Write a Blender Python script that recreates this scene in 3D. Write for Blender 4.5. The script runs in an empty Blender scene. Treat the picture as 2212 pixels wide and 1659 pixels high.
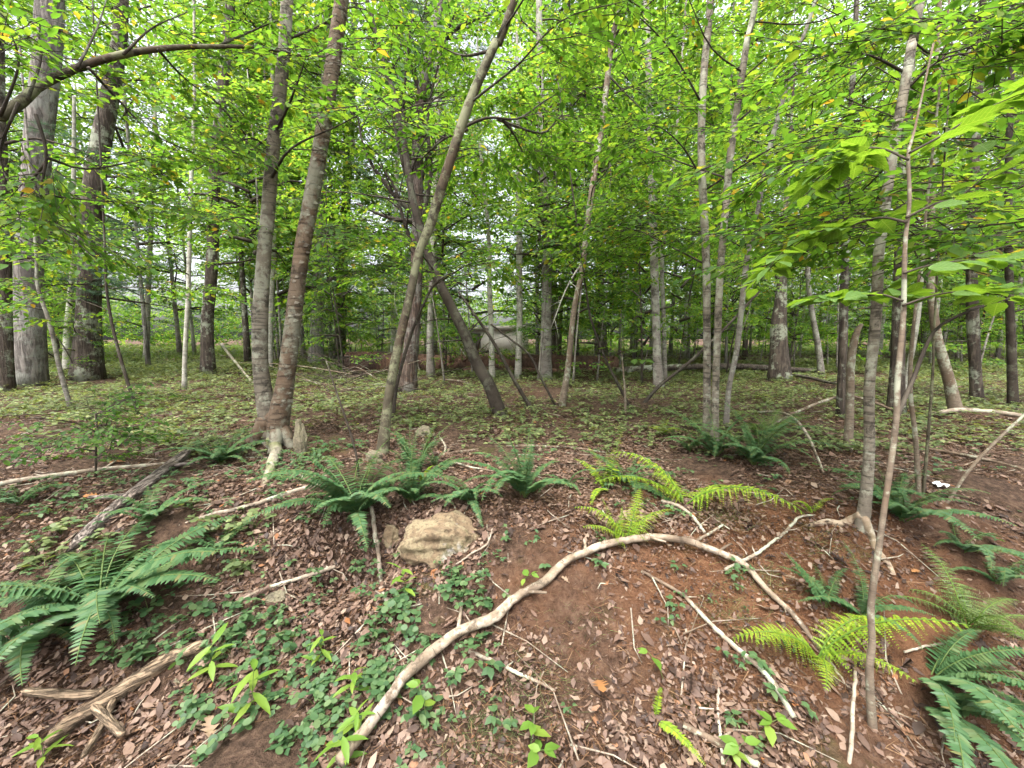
import bpy, math, random
import numpy as np
from mathutils import Vector

# ------------------------------------------------------------------ camera, sky, sun, exposure
scene = bpy.context.scene
FOC = 864.0                                   # focal length in units of a 2212 px wide picture
PITCH = math.radians(6.5)
CAMZ = 1.0                                    # eye height above the upper forest floor
cd = bpy.data.cameras.new("camera"); cam = bpy.data.objects.new("camera", cd)
scene.collection.objects.link(cam); scene.camera = cam
cd.sensor_width = 36.0; cd.lens = 36.0 * FOC / 2212.0
cd.clip_start = 0.05; cd.clip_end = 600.0
cam.location = (0, 0, CAMZ); cam.rotation_euler = (math.radians(90) - PITCH, 0, 0)

SUN_EL, SUN_AZ = math.radians(66), math.radians(205)      # azimuth from +Y towards +X
world = bpy.data.worlds.new("World"); scene.world = world; world.use_nodes = True
wn = world.node_tree.nodes; wl = world.node_tree.links
sky = wn.new("ShaderNodeTexSky"); sky.sky_type = 'NISHITA'; sky.sun_disc = False
sky.sun_elevation = SUN_EL; sky.sun_rotation = SUN_AZ
sky.air_density = 1.0; sky.dust_density = 7.0; sky.ozone_density = 0.6
bg = wn["Background"]; bg.inputs["Strength"].default_value = 0.15
hs = wn.new("ShaderNodeHueSaturation"); hs.inputs["Saturation"].default_value = 0.3; hs.inputs["Value"].default_value = 1.0     # overcast: greyed sky
wl.new(sky.outputs[0], hs.inputs["Color"]); wl.new(hs.outputs[0], bg.inputs["Color"])
sd = bpy.data.lights.new("sun", 'SUN'); sun = bpy.data.objects.new("sun", sd)
scene.collection.objects.link(sun)
sd.energy = 0.65; sd.angle = math.radians(30); sd.color = (1.0, 0.96, 0.9)
sv = Vector((math.sin(SUN_AZ) * math.cos(SUN_EL), math.cos(SUN_AZ) * math.cos(SUN_EL), math.sin(SUN_EL)))
sun.rotation_euler = sv.to_track_quat('Z', 'Y').to_euler()
vs = scene.view_settings
vs.view_transform = 'Standard'; vs.look = 'None'; vs.gamma = 1.0; vs.use_curve_mapping = False
vs.exposure = 2.25
scene.render.engine = 'CYCLES'
scene.cycles.max_bounces = 7; scene.cycles.diffuse_bounces = 6; scene.cycles.glossy_bounces = 2
scene.cycles.transmission_bounces = 5; scene.cycles.transparent_max_bounces = 4
scene.cycles.caustics_reflective = False; scene.cycles.caustics_refractive = False
scene.cycles.sample_clamp_indirect = 6.0
scene.cycles.use_denoising = True
scene.cycles.use_adaptive_sampling = True; scene.cycles.adaptive_threshold = 0.03

rng = np.random.default_rng(7)
random.seed(7)
COL = scene.collection
PI = math.pi

# ------------------------------------------------------------------ terrain and picture geometry
CP, SP = math.cos(PITCH), math.sin(PITCH)
CAM = np.array([0.0, 0.0, CAMZ]); FWD = np.array([0.0, CP, -SP])

def hgt(x, y):
    """ground height: a bank that climbs from the camera's feet to the flat forest floor"""
    x = np.asarray(x, float); y = np.asarray(y, float)
    e = y + 0.16 * np.sin(1.1 * x + 0.5) + 0.07 * np.sin(2.9 * x + 1.0)
    t = np.clip((e - 1.15) / 1.45, 0, 1); t = t * t * (3 - 2 * t)
    h = -0.58 * (1 - t)
    h = h + 0.025 * np.sin(1.7 * x + .9 * y) + 0.018 * np.sin(3.1 * x - 2.3 * y + 1) + 0.03 * np.sin(.6 * x - .45 * y) * np.clip(y / 3, 0, 1)
    h = h - 0.20 * np.exp(-(((x + 0.88) / .24) ** 2 + ((y - 2.13) / .15) ** 2))       # hollow under the fern beside the rock
    return h

def ray(px, py):
    a = (px - 1106) / FOC; b = -(py - 829.5) / FOC
    return np.array([a, CP + b * SP, -SP + b * CP])

_TS = np.geomspace(.4, 120, 5000)
def ground(px, py):
    d = ray(px, py); p = CAM + _TS[:, None] * d
    return p[np.argmax(p[:, 2] < hgt(p[:, 0], p[:, 1]))]

def at(px, py, D):
    d = ray(px, py); return CAM + d * (D / d[1])

def depth(p): return float(np.dot(np.asarray(p) - CAM, FWD))

def pxr(w, p):
    """radius of a round stem that shows w picture units wide at p"""
    p = np.asarray(p); dc = depth(p)
    th = math.atan2(abs(p[0]), max(p[1], .1))
    return 0.5 * w * dc / FOC * math.cos(th) ** 0.7

# ------------------------------------------------------------------ mesh helpers
def mesh(name, V, faces, mats=(), smooth=False, midx=None):
    """faces: list of int arrays (n,k); one mesh"""
    me = bpy.data.meshes.new(name)
    V = np.ascontiguousarray(V, dtype=np.float32)
    faces = [np.asarray(f, dtype=np.int32) for f in faces if len(f)]
    loops = np.concatenate([f.ravel() for f in faces])
    tot = np.concatenate([np.full(len(f), f.shape[1], np.int32) for f in faces])
    st = np.concatenate([[0], np.cumsum(tot)[:-1]]).astype(np.int32)
    me.vertices.add(len(V)); me.vertices.foreach_set("co", V.ravel())
    me.loops.add(len(loops)); me.loops.foreach_set("vertex_index", loops)
    me.polygons.add(len(tot)); me.polygons.foreach_set("loop_start", st)
    if smooth: me.polygons.foreach_set("use_smooth", np.ones(len(tot), bool))
    for m in mats: me.materials.append(m)
    if midx is not None: me.polygons.foreach_set("material_index", np.asarray(midx, np.int32))
    me.update(calc_edges=True)
    return me

def link(name, data, parent=None, loc=(0, 0, 0), rot=(0, 0, 0), scl=1.0):
    o = bpy.data.objects.new(name, data); COL.objects.link(o)
    o.parent = parent; o.location = loc; o.rotation_euler = rot
    o.scale = (scl,) * 3 if np.isscalar(scl) else scl
    return o

def tag(o, label, cat=None, group=None, kind=None):
    if label: o["label"] = label
    if cat: o["category"] = cat
    if group: o["group"] = group
    if kind: o["kind"] = kind
    return o

def thing(name, label, cat, loc, group=None):
    return tag(link(name, None, None, tuple(float(v) for v in loc)), label, cat, group)

def catmull(P, n):
    """smooth path through P (K,d), about n samples"""
    P = np.asarray(P, float)
    if len(P) < 3:
        t = np.linspace(0, 1, n)[:, None]; return P[0] * (1 - t) + P[-1] * t
    Q = np.vstack([2 * P[0] - P[1], P, 2 * P[-1] - P[-2]])
    seg = np.linalg.norm(np.diff(P[:, :3], axis=0), axis=1); cum = np.concatenate([[0], np.cumsum(seg)])
    s = np.linspace(0, cum[-1], n); out = np.empty((n, P.shape[1]))
    i = np.clip(np.searchsorted(cum, s, side='right') - 1, 0, len(P) - 2)
    u = ((s - cum[i]) / np.maximum(seg[i], 1e-9))[:, None]
    p0, p1, p2, p3 = Q[i], Q[i + 1], Q[i + 2], Q[i + 3]
    out = .5 * (2 * p1 + (p2 - p0) * u + (2 * p0 - 5 * p1 + 4 * p2 - p3) * u ** 2 + (3 * p1 - p0 - 3 * p2 + p3) * u ** 3)
    return out

def tube(path, rad, sides=8, rough=0.0, seed=0, ridge=0.0):
    """closed tube along path (K,3) with radii (K,): V, [quads, tris]"""
    path = np.asarray(path, float); K = len(path); rad = np.broadcast_to(np.asarray(rad, float), (K,))
    T = np.gradient(path, axis=0); T /= np.maximum(np.linalg.norm(T, axis=1, keepdims=True), 1e-9)
    n = np.cross(T[0], [0.31, 0.9, 0.3] if abs(T[0][1]) < .8 else [1, 0, .2]); n /= np.linalg.norm(n)
    N = np.empty((K, 3)); N[0] = n
    for k in range(1, K):
        n = n - T[k] * np.dot(n, T[k]); n = n / max(np.linalg.norm(n), 1e-9); N[k] = n
    B = np.cross(T, N)
    a = np.arange(sides) * 2 * PI / sides
    R = np.repeat(rad[:, None], sides, 1)
    if rough:
        g = np.random.default_rng(seed + 991)
        w = np.zeros((K, sides)); s = np.arange(K)[:, None]
        for q in range(5):
            w += np.sin(a[None] * g.integers(1, 4) + s * g.uniform(-.45, .45) + g.uniform(0, 6)) * g.uniform(.3, 1)
        R = R * (1 + rough * (w / 2.0 + g.normal(0, .2, (K, sides))))
    if ridge:
        g = np.random.default_rng(seed + 17); R = R * (1 + ridge * (g.normal(0, 1, (1, sides)) + .35 * g.normal(0, 1, (K, sides))))
    V = path[:, None] + R[..., None] * (np.cos(a)[None, :, None] * N[:, None] + np.sin(a)[None, :, None] * B[:, None])
    V = V.reshape(-1, 3)
    k = np.arange(K - 1)[:, None] * sides; j = np.arange(sides)[None]; j2 = (j + 1) % sides
    Q = np.stack([k + j, k + j2, k + sides + j2, k + sides + j], -1).reshape(-1, 4)
    V = np.vstack([V, path[0], path[-1]])
    c0, c1 = K * sides, K * sides + 1; jj = np.arange(sides); e = (K - 1) * sides
    tr = np.vstack([np.stack([np.full(sides, c0), (jj + 1) % sides, jj], -1),
                    np.stack([np.full(sides, c1), e + jj, e + (jj + 1) % sides], -1)])
    return V, [Q, tr]

def join(parts):
    """[(V, faces)] -> V, faces"""
    Vs, Fs, o = [], [], 0
    for V, fs in parts:
        Vs.append(V)
        for f in fs: Fs.append(np.asarray(f) + o)
        o += len(V)
    by = {}
    for f in Fs: by.setdefault(f.shape[1], []).append(f)
    return np.vstack(Vs), [np.vstack(v) for v in by.values()]

def frames(X, roll):
    """rotation matrices (N,3,3) whose first column is X, third column near up, rolled about X"""
    X = X / np.maximum(np.linalg.norm(X, axis=1, keepdims=True), 1e-9)
    up = np.tile([0.0, 0.0, 1.0], (len(X), 1)); bad = np.abs(X[:, 2]) > .97; up[bad] = [0, 1, 0]
    Y = np.cross(up, X); Y /= np.linalg.norm(Y, axis=1, keepdims=True); Z = np.cross(X, Y)
    c, s = np.cos(roll)[:, None], np.sin(roll)[:, None]
    return np.stack([X, c * Y + s * Z, -s * Y + c * Z], -1)

def stamp(TV, TF, R, s, pos):
    """copy template (TV,TF) to every frame"""
    n, v = len(pos), len(TV)
    V = np.einsum('nij,vj->nvi', R * np.asarray(s).reshape(-1, 1, 1), TV) + pos[:, None]
    F = TF[None] + (np.arange(n) * v)[:, None, None]
    return V.reshape(-1, 3), F.reshape(-1, TF.shape[1])

# leaf outlines: x along the leaf, y across, z up
LEAF2 = (np.array([[0, 0, 0], [.45, .30, .05], [1, 0, -.10], [.45, -.30, .05]], float), np.array([[0, 2, 1], [0, 3, 2]]))
LEAF6 = (np.array([[0, 0, 0], [.22, .24, .05], [.58, .27, .03], [1, 0, -.14], [.58, -.27, .03], [.22, -.24, .05], [.5, 0, -.02]], float),
         np.array([[0, 6, 1], [1, 6, 2], [2, 6, 3], [3, 6, 4], [4, 6, 5], [5, 6, 0]]))

def spray(g, n=24, L=.55, leaf=.095, L6=False):
    """a flat twig with leaves; returns leaf V,F and twig V,F"""
    TV, TF = LEAF6 if L6 else LEAF2
    pos, X, roll = [], [], []; tw = []
    nsub = 3
    axes = [(np.zeros(3), 0.0, 1.0)] + [(np.array([L * g.uniform(.15, .55), 0, 0]), sg * g.uniform(.5, .95), g.uniform(.5, .75)) for sg in (1, -1, 1)[:nsub]]
    for o, an, f in axes:
        d = np.array([math.cos(an), math.sin(an), -.05]); end = o + d * L * f + np.array([0, 0, -.06 * L * f])
        tw.append((o, end)); k = max(3, int(n * f / 2.9))
        for i in range(k):
            t = .12 + .88 * (i + .5) / k + g.uniform(-.04, .04); p = o + (end - o) * min(t, 1)
            side = 1 if i % 2 else -1
            a2 = an + side * g.uniform(.5, 1.15) * (1 - .55 * (i == k - 1))
            pos.append(p + g.normal(0, .012, 3)); X.append([math.cos(a2), math.sin(a2), g.normal(-.18, .17)]); roll.append(g.normal(0, .27))
    pos, X, roll = np.array(pos), np.array(X), np.array(roll)
    V, F = stamp(TV, TF, frames(X, roll), leaf * g.uniform(.65, 1.15, len(pos)), pos)
    tv = []
    for a, b in tw:
        v, f = tube(np.array([a, (a + b) / 2, b]), [.0035, .0028, .0014], 3); tv.append((v, f))
    TVv, TFf = join(tv)
    return V, F, TVv, TFf

def needle_spray(g, L=.6, n=26, nl=.11):
    """a conifer twig with needle tufts"""
    TV = np.array([[0, -.018, 0], [0, .018, 0], [1, 0, 0]], float); TF = np.array([[0, 1, 2]])
    pos, X = [], []; tw = []
    axes = [(np.zeros(3), 0.0, 1.0)] + [(np.array([L * g.uniform(.1, .6), 0, 0]), s * g.uniform(.5, .9), g.uniform(.4, .6)) for s in (1, -1, 1, -1)]
    for o, an, f in axes:
        d = np.array([math.cos(an), math.sin(an), g.uniform(-.1, .1)]); end = o + d * L * f; tw.append((o, end))
        for i in range(int(n * f)):
            p = o + (end - o) * (.2 + .8 * i / (n * f))
            for q in range(4):
                v = d + g.normal(0, .62, 3); pos.append(p); X.append(v)
    pos, X = np.array(pos), np.array(X)
    V, F = stamp(TV, TF, frames(X, g.uniform(0, 6, len(X))), nl * g.uniform(.7, 1.1, len(X)), pos)
    tv = [tube(np.array([a, (a + b) / 2, b]), [.004, .003, .0015], 3) for a, b in tw]
    TVv, TFf = join(tv)
    return V, F, TVv, TFf

_g = np.random.default_rng(3)
SPR_FAR = [spray(_g, 32, .66, .100) for _ in range(8)]
SPR_MID = [spray(_g, 26, .50, .080, True) for _ in range(8)]
SPR_NEEDLE = [needle_spray(_g) for _ in range(5)]

def crown_mesh(name, kinds, pos, dirs, roll, scl, leafmat, twigmat, twigs=True):
    """leaf sprays of one crown as one mesh (leaves slot 0, twigs slot 1)"""
    pos, dirs, roll, scl = np.array(pos), np.array(dirs), np.array(roll), np.array(scl)
    R = frames(dirs, roll); pick = rng.integers(0, len(kinds), len(pos))
    Vs, T3, T4, mi3, o = [], [], [], [], 0
    for k, (LV, LF, WV, WF) in enumerate(kinds):
        m = pick == k
        if not m.any(): continue
        v, f = stamp(LV, LF, R[m], scl[m], pos[m]); Vs.append(v); T3.append(f + o); mi3.append(np.zeros(len(f), int)); o += len(v)
        if twigs:
            for F_ in WF:
                v, f = stamp(WV, F_, R[m], scl[m], pos[m])
                if F_.shape[1] == 3: T3.append(f + o); mi3.append(np.ones(len(f), int))
                else: T4.append(f + o)
                Vs.append(v); o += len(v)
    F = [np.vstack(T3)] + ([np.vstack(T4)] if T4 else [])
    mi = np.concatenate(mi3 + ([np.ones(len(F[1]), int)] if T4 else []))
    return mesh(name, np.vstack(Vs), F, (leafmat, twigmat), midx=mi)

# ------------------------------------------------------------------ materials
def new_mat(name):
    m = bpy.data.materials.new(name); m.use_nodes = True
    nt = m.node_tree; nt.nodes.clear()
    out = nt.nodes.new("ShaderNodeOutputMaterial")
    return m, nt, out

def ramp(nt, stops, fac=None):
    r = nt.nodes.new("ShaderNodeValToRGB"); e = r.color_ramp.elements
    while len(e) > 1: e.remove(e[-1])
    e[0].position = stops[0][0]; e[0].color = (*stops[0][1], 1)
    for p, c in stops[1:]:
        k = e.new(p); k.color = (*c, 1)
    if fac is not None: nt.links.new(fac, r.inputs[0])
    return r.outputs[0]

def noise(nt, vec, scale, detail=4, rough=.55, dist=0.0):
    n = nt.nodes.new("ShaderNodeTexNoise"); n.inputs["Scale"].default_value = scale
    n.inputs["Detail"].default_value = detail; n.inputs["Roughness"].default_value = rough; n.inputs["Distortion"].default_value = dist
    if vec is not None: nt.links.new(vec, n.inputs["Vector"])
    return n.outputs["Fac"]

def mapping(nt, scale=(1, 1, 1), src="Object"):
    tc = nt.nodes.new("ShaderNodeTexCoord"); mp = nt.nodes.new("ShaderNodeMapping"); mp.inputs["Scale"].default_value = scale
    nt.links.new(tc.outputs[src], mp.inputs["Vector"]); return mp.outputs[0]

def mixc(nt, fac, a, b, blend='MIX'):
    m = nt.nodes.new("ShaderNodeMix"); m.data_type = 'RGBA'; m.blend_type = blend
    for inp, v in ((m.inputs["Factor"], fac), (m.inputs[6], a), (m.inputs[7], b)):
        if hasattr(v, "is_linked") or hasattr(v, "links"): nt.links.new(v, inp)
        elif np.isscalar(v): inp.default_value = v
        else: inp.default_value = (*v, 1)
    return m.outputs[2]

def math_n(nt, op, a, b=None, clamp=False):
    m = nt.nodes.new("ShaderNodeMath"); m.operation = op; m.use_clamp = clamp
    for i, v in enumerate((a, b)):
        if v is None: continue
        if np.isscalar(v): m.inputs[i].default_value = v
        else: nt.links.new(v, m.inputs[i])
    return m.outputs[0]

def smooth_step(nt, v, lo, hi):
    m = nt.nodes.new("ShaderNodeMapRange"); m.interpolation_type = 'SMOOTHSTEP'
    m.inputs["From Min"].default_value = lo; m.inputs["From Max"].default_value = hi
    nt.links.new(v, m.inputs["Value"]); return m.outputs[0]

def leaf_mat(name, stops, trans=.5, tmul=(1.9, 1.75, .7), rough=.45, spec=.35, blotch=0.0):
    m, nt, out = new_mat(name)
    g = nt.nodes.new("ShaderNodeNewGeometry")
    c = ramp(nt, stops, g.outputs["Random Per Island"])
    if blotch:
        n = noise(nt, mapping(nt), 9, 3); c = mixc(nt, math_n(nt, 'MULTIPLY', smooth_step(nt, n, .45, .7), blotch), c, (.10, .10, .02))
    p = nt.nodes.new("ShaderNodeBsdfPrincipled"); nt.links.new(c, p.inputs["Base Color"])
    p.inputs["Roughness"].default_value = rough; p.inputs["Specular IOR Level"].default_value = spec
    t = nt.nodes.new("ShaderNodeBsdfTranslucent"); nt.links.new(mixc(nt, 1.0, c, tmul, 'MULTIPLY'), t.inputs["Color"])
    mx = nt.nodes.new("ShaderNodeMixShader"); mx.inputs[0].default_value = trans
    nt.links.new(p.outputs[0], mx.inputs[1]); nt.links.new(t.outputs[0], mx.inputs[2])
    nt.links.new(mx.outputs[0], out.inputs["Surface"])
    return m

def bark_mat(name, c1, c2, c3=None, horiz=0.0, furrow=0.0, lichen=0.0, lich=(.36, .40, .30), scale=1.0, bump=.5, rough=.85, blotch=0.0, grain=0.0):
    """bark: mottled c1/c2; horiz = dark horizontal lenticels; furrow = vertical cracks; lichen = pale patches"""
    m, nt, out = new_mat(name)
    v = mapping(nt)
    n1 = noise(nt, v, 7 * scale, 6, .65)
    col = mixc(nt, smooth_step(nt, n1, .35, .65), c1, c2)
    h = n1
    if c3:
        n0 = noise(nt, v, 1.7 * scale, 3, .5); col = mixc(nt, smooth_step(nt, n0, .48, .66), col, c3)
    if horiz:
        vh = mapping(nt, (5 * scale, 5 * scale, 60 * scale)); nh = noise(nt, vh, 1.0, 4, .6)
        k = smooth_step(nt, nh, .53, .64); col = mixc(nt, math_n(nt, 'MULTIPLY', k, horiz), col, tuple(x * .28 for x in c1))
        vb = mapping(nt, (1.3 * scale, 1.3 * scale, 14 * scale)); nb = noise(nt, vb, 1.0, 3, .6)
        col = mixc(nt, math_n(nt, 'MULTIPLY', smooth_step(nt, nb, .55, .75), .6 * horiz), col, tuple(min(1, x * 1.8) for x in c2))
        h = math_n(nt, 'SUBTRACT', h, math_n(nt, 'MULTIPLY', k, .8))
    if furrow:
        vf = mapping(nt, (26 * scale, 26 * scale, 3.2 * scale)); nf = noise(nt, vf, 1.0, 5, .6, .4)
        k = smooth_step(nt, nf, .42, .60); col = mixc(nt, math_n(nt, 'MULTIPLY', math_n(nt, 'SUBTRACT', 1.0, k), furrow), col, tuple(x * .22 for x in c1))
        h = math_n(nt, 'ADD', h, math_n(nt, 'MULTIPLY', k, 1.2))
    if blotch:
        nb_ = noise(nt, mapping(nt, (1, 1, .8)), 8 * scale, 6, .7, .3); k = smooth_step(nt, nb_, .53, .60)
        col = mixc(nt, math_n(nt, 'MULTIPLY', k, blotch), col, tuple(x * .25 for x in c1))
    if grain:
        ng = noise(nt, mapping(nt, (3 * scale, 42 * scale, 42 * scale)), 1.0, 6, .65, .3); k = smooth_step(nt, ng, .40, .56)
        col = mixc(nt, math_n(nt, 'MULTIPLY', math_n(nt, 'SUBTRACT', 1.0, k), grain), col, tuple(x * .22 for x in c1)); h = math_n(nt, 'ADD', h, math_n(nt, 'MULTIPLY', k, 1.5))
    if lichen:
        nl = noise(nt, v, 11 * scale, 5, .7); nl2 = noise(nt, v, 2.3 * scale, 2, .5)
        k = smooth_step(nt, math_n(nt, 'ADD', math_n(nt, 'MULTIPLY', nl, .6), math_n(nt, 'MULTIPLY', nl2, .6)), .62 - .1 * lichen, .72 - .1 * lichen)
        col = mixc(nt, math_n(nt, 'MULTIPLY', k, min(1, .5 + .5 * lichen)), col, lich)
    p = nt.nodes.new("ShaderNodeBsdfPrincipled"); nt.links.new(col, p.inputs["Base Color"])
    p.inputs["Roughness"].default_value = rough; p.inputs["Specular IOR Level"].default_value = .25
    b = nt.nodes.new("ShaderNodeBump"); b.inputs["Strength"].default_value = bump; b.inputs["Distance"].default_value = .02 / scale
    nt.links.new(h, b.inputs["Height"]); nt.links.new(b.outputs[0], p.inputs["Normal"])
    nt.links.new(p.outputs[0], out.inputs["Surface"])
    return m

M = {}
M['leaf_far'] = leaf_mat('foliage_far', [(0, (0.0525, 0.1188, 0.0288)), (.35, (0.07875, 0.1628, 0.0352)), (.7, (0.1155, 0.2068, 0.0416)), (.95, (0.168, 0.2376, 0.048)), (.995, (0.252, 0.2112, 0.048))], .6, (1.95, 1.9, .8), .5, .18)
M['leaf_far_blue'] = leaf_mat('foliage_far_cool', [(0, (0.055, 0.1125, 0.035)), (.5, (0.085, 0.153, 0.042)), (1, (0.13, 0.198, 0.049))], .55, (1.9, 1.9, .7), .5, .18)
M['leaf_mid'] = leaf_mat('foliage_understory', [(0, (0.042, 0.0989, 0.0224)), (.4, (0.065, 0.1419, 0.0288)), (.75, (0.1, 0.1806, 0.032)), (.965, (0.15, 0.2021, 0.0352)), (.996, (0.24, 0.1548, 0.032))], .58, (1.95, 1.9, .7), .5, .2)
M['leaf_dark'] = leaf_mat('foliage_dark', [(0, (0.0285, 0.0704, 0.018)), (.5, (0.0475, 0.1056, 0.021)), (1, (0.076, 0.1408, 0.027))], .5, (1.9, 1.9, .5), .5, .2)
M['leaf_big'] = leaf_mat('foliage_broad', [(0, (0.0765, 0.1615, 0.03825)), (.5, (0.0935, 0.187, 0.0425)), (1, (0.119, 0.204, 0.0255))], .5, (1.9, 1.7, .4), .5, .3, .12)
nt_ = M['leaf_big'].node_tree; pb_ = [n for n in nt_.nodes if n.type == 'BSDF_PRINCIPLED'][0]; src_ = pb_.inputs["Base Color"].links[0].from_socket
sx_ = nt_.nodes.new("ShaderNodeSeparateXYZ"); nt_.links.new(mapping(nt_), sx_.inputs[0]); ay_ = math_n(nt_, 'ABSOLUTE', sx_.outputs["Y"])
fr_ = math_n(nt_, 'FRACT', math_n(nt_, 'MULTIPLY', math_n(nt_, 'SUBTRACT', sx_.outputs["X"], math_n(nt_, 'MULTIPLY', ay_, .75)), 7.0))
vein_ = math_n(nt_, 'MAXIMUM', math_n(nt_, 'LESS_THAN', fr_, .10), math_n(nt_, 'LESS_THAN', ay_, .013))
vc_ = mixc(nt_, math_n(nt_, 'MULTIPLY', vein_, .55), src_, (.20, .30, .11)); nt_.links.new(vc_, pb_.inputs["Base Color"])
for n_ in nt_.nodes:
    if n_.type == 'BSDF_TRANSLUCENT': nt_.links.new(mixc(nt_, 1.0, vc_, (1.8, 1.65, .45), 'MULTIPLY'), n_.inputs["Color"])
bq_ = nt_.nodes.new("ShaderNodeBump"); bq_.inputs["Strength"].default_value = .5; bq_.inputs["Distance"].default_value = .02
nt_.links.new(math_n(nt_, 'ADD', noise(nt_, mapping(nt_), 7, 4), math_n(nt_, 'MULTIPLY', vein_, -.4)), bq_.inputs["Height"]); nt_.links.new(bq_.outputs[0], pb_.inputs["Normal"])
M['needles'] = leaf_mat('pine_needles', [(0, (.035, .085, .05)), (.6, (.055, .115, .065)), (1, (.08, .14, .06))], .35, (1.3, 1.4, 1.0))
M['needles_brown'] = leaf_mat('dead_needles', [(0, (.10, .06, .03)), (1, (.20, .13, .06))], .2, (1.1, 1, .8))
M['fern'] = leaf_mat('fern_green', [(0, (0.03646, 0.09126, 0.0351)), (.5, (0.05635, 0.1217, 0.0468)), (.93, (0.08288, 0.143, 0.0546)), (.98, (0.1326, 0.1217, 0.0468)), (1, (0.1061, 0.06084, 0.039))], .35, (1.5, 1.5, .6), .5, .3)
M['fern_lime'] = leaf_mat('fern_yellow_green', [(0, (.13, .22, .02)), (.6, (.19, .30, .025)), (1, (.28, .32, .03))], .45, (1.4, 1.35, .6), .5, .25)
M['fern_olive'] = leaf_mat('fern_olive', [(0, (.07, .12, .04)), (1, (.13, .18, .05))], .35, (1.4, 1.4, .6), .5, .25)
M['herb'] = leaf_mat('herb_green', [(0, (0.0369, 0.08462, 0.03444)), (.5, (0.06273, 0.1234, 0.04736)), (1, (0.1181, 0.1763, 0.07319))], .4, (1.6, 1.5, .6), .5, .3)
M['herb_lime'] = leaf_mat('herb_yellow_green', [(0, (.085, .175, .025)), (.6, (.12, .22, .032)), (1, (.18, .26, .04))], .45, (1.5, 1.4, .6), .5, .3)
M['cover'] = leaf_mat('ground_cover_green', [(0, (0.068, 0.09775, 0.03825)), (.5, (0.1148, 0.153, 0.0595)), (.85, (0.17, 0.2082, 0.085)), (1, (0.238, 0.2635, 0.119))], .4, (1.5, 1.4, .6), .5, .3)
M['litter'] = leaf_mat('leaf_litter', [(0, (0.02292, 0.01364, 0.009821)), (.2, (0.0491, 0.02837, 0.01964)), (.45, (0.09002, 0.05456, 0.03819)), (.68, (0.1309, 0.08184, 0.05892)), (.88, (0.1691, 0.1146, 0.08184)), (.975, (0.2182, 0.1637, 0.12)), (.994, (0.1855, 0.07638, 0.02728))], .12, (1.3, 1.0, .8), .6, .3)
M['litter_tan'] = leaf_mat('dry_leaf_tan', [(0, (0.195, 0.13, 0.0845)), (1, (0.273, 0.195, 0.1365))], .12, (1.2, 1, .8), .6, .3, .4)
M['litter_orange'] = leaf_mat('dry_leaf_orange', [(0, (0.255, 0.1125, 0.0375)), (1, (0.285, 0.1425, 0.05625))], .2, (1.2, 1, .8), .6, .3)
M['duff'] = leaf_mat('needle_duff', [(0, (0.042, 0.0204, 0.0096)), (.5, (0.108, 0.051, 0.0228)), (1, (0.204, 0.126, 0.069))], .05, (1, 1, 1), .7, .2)

M['birch'] = bark_mat('bark_birch', (0.112, 0.0944, 0.072), (0.176, 0.152, 0.116), (0.24, 0.212, 0.168), horiz=.65, blotch=.75, lichen=.3, lich=(0.336, 0.344, 0.264), scale=1.0)
M['birch_brown'] = bark_mat('bark_birch_brown', (0.08704, 0.05624, 0.0352), (0.1306, 0.09472, 0.064), (0.1088, 0.08288, 0.0576), horiz=.7, blotch=.5, lichen=.25, lich=(0.2176, 0.225, 0.1728), scale=1.0)
M['birch_root'] = bark_mat('bark_root_pale', (0.1944, 0.1692, 0.1296), (0.3168, 0.288, 0.2376), (0.1584, 0.1476, 0.0864), horiz=.4, lichen=.3, lich=(0.1368, 0.1512, 0.0648), scale=1.3)
M['pine'] = bark_mat('bark_pine', (0.1785, 0.1573, 0.1403), (0.2635, 0.238, 0.2125), None, furrow=.65, lichen=.35, lich=(0.255, 0.2635, 0.2295), scale=.8, bump=.6)
M['pine_dark'] = bark_mat('bark_pine_dark', (0.06175, 0.0468, 0.0364), (0.104, 0.0832, 0.065), None, furrow=.6, lichen=.15, scale=.8, bump=.6)
M['pine_red'] = bark_mat('bark_pine_flaky', (0.07182, 0.0442, 0.03039), (0.105, 0.08008, 0.06354), (0.1271, 0.105, 0.0912), furrow=.75, lichen=.2, lich=(0.1658, 0.1658, 0.1436), scale=1.3, bump=.6)
M['grey'] = bark_mat('bark_grey', (0.1275, 0.1105, 0.0935), (0.204, 0.1827, 0.1573), (0.2465, 0.2295, 0.1997), horiz=.5, blotch=.5, lichen=.35, lich=(0.306, 0.3145, 0.255), scale=1.2)
M['pale'] = bark_mat('bark_pale', (.24, .225, .19), (.37, .35, .30), (.30, .29, .23), horiz=.55, blotch=.5, lichen=.3, lich=(.42, .44, .35), scale=1.3)
M['smooth_green'] = bark_mat('bark_smooth_green', (0.04725, 0.03906, 0.0252), (0.07875, 0.0693, 0.0441), (0.063, 0.0441, 0.02835), lichen=.45, blotch=.7, lich=(0.1764, 0.1827, 0.1071), scale=1.4, bump=.35)
M['root_tan'] = bark_mat('bark_root_tan', (0.18, 0.1312, 0.08625), (0.285, 0.225, 0.1575), (0.1275, 0.0975, 0.06), lichen=.1, lich=(0.345, 0.315, 0.2475), scale=2.5, bump=.3)
M['dark'] = bark_mat('bark_dark', (0.0225, 0.017, 0.0125), (0.0425, 0.033, 0.024), (0.06, 0.05, 0.0375), lichen=.02, lich=(0.12, 0.125, 0.09), scale=1.6)
M['sapling'] = bark_mat('bark_sapling', (0.102, 0.0782, 0.0561), (0.17, 0.136, 0.09775), (0.1275, 0.08925, 0.0595), horiz=.3, lichen=.1, scale=2.2, bump=.2)
M['twig'] = bark_mat('twig_dark', (0.027, 0.0204, 0.0144), (0.054, 0.042, 0.03), None, scale=3, bump=.1)
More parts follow.
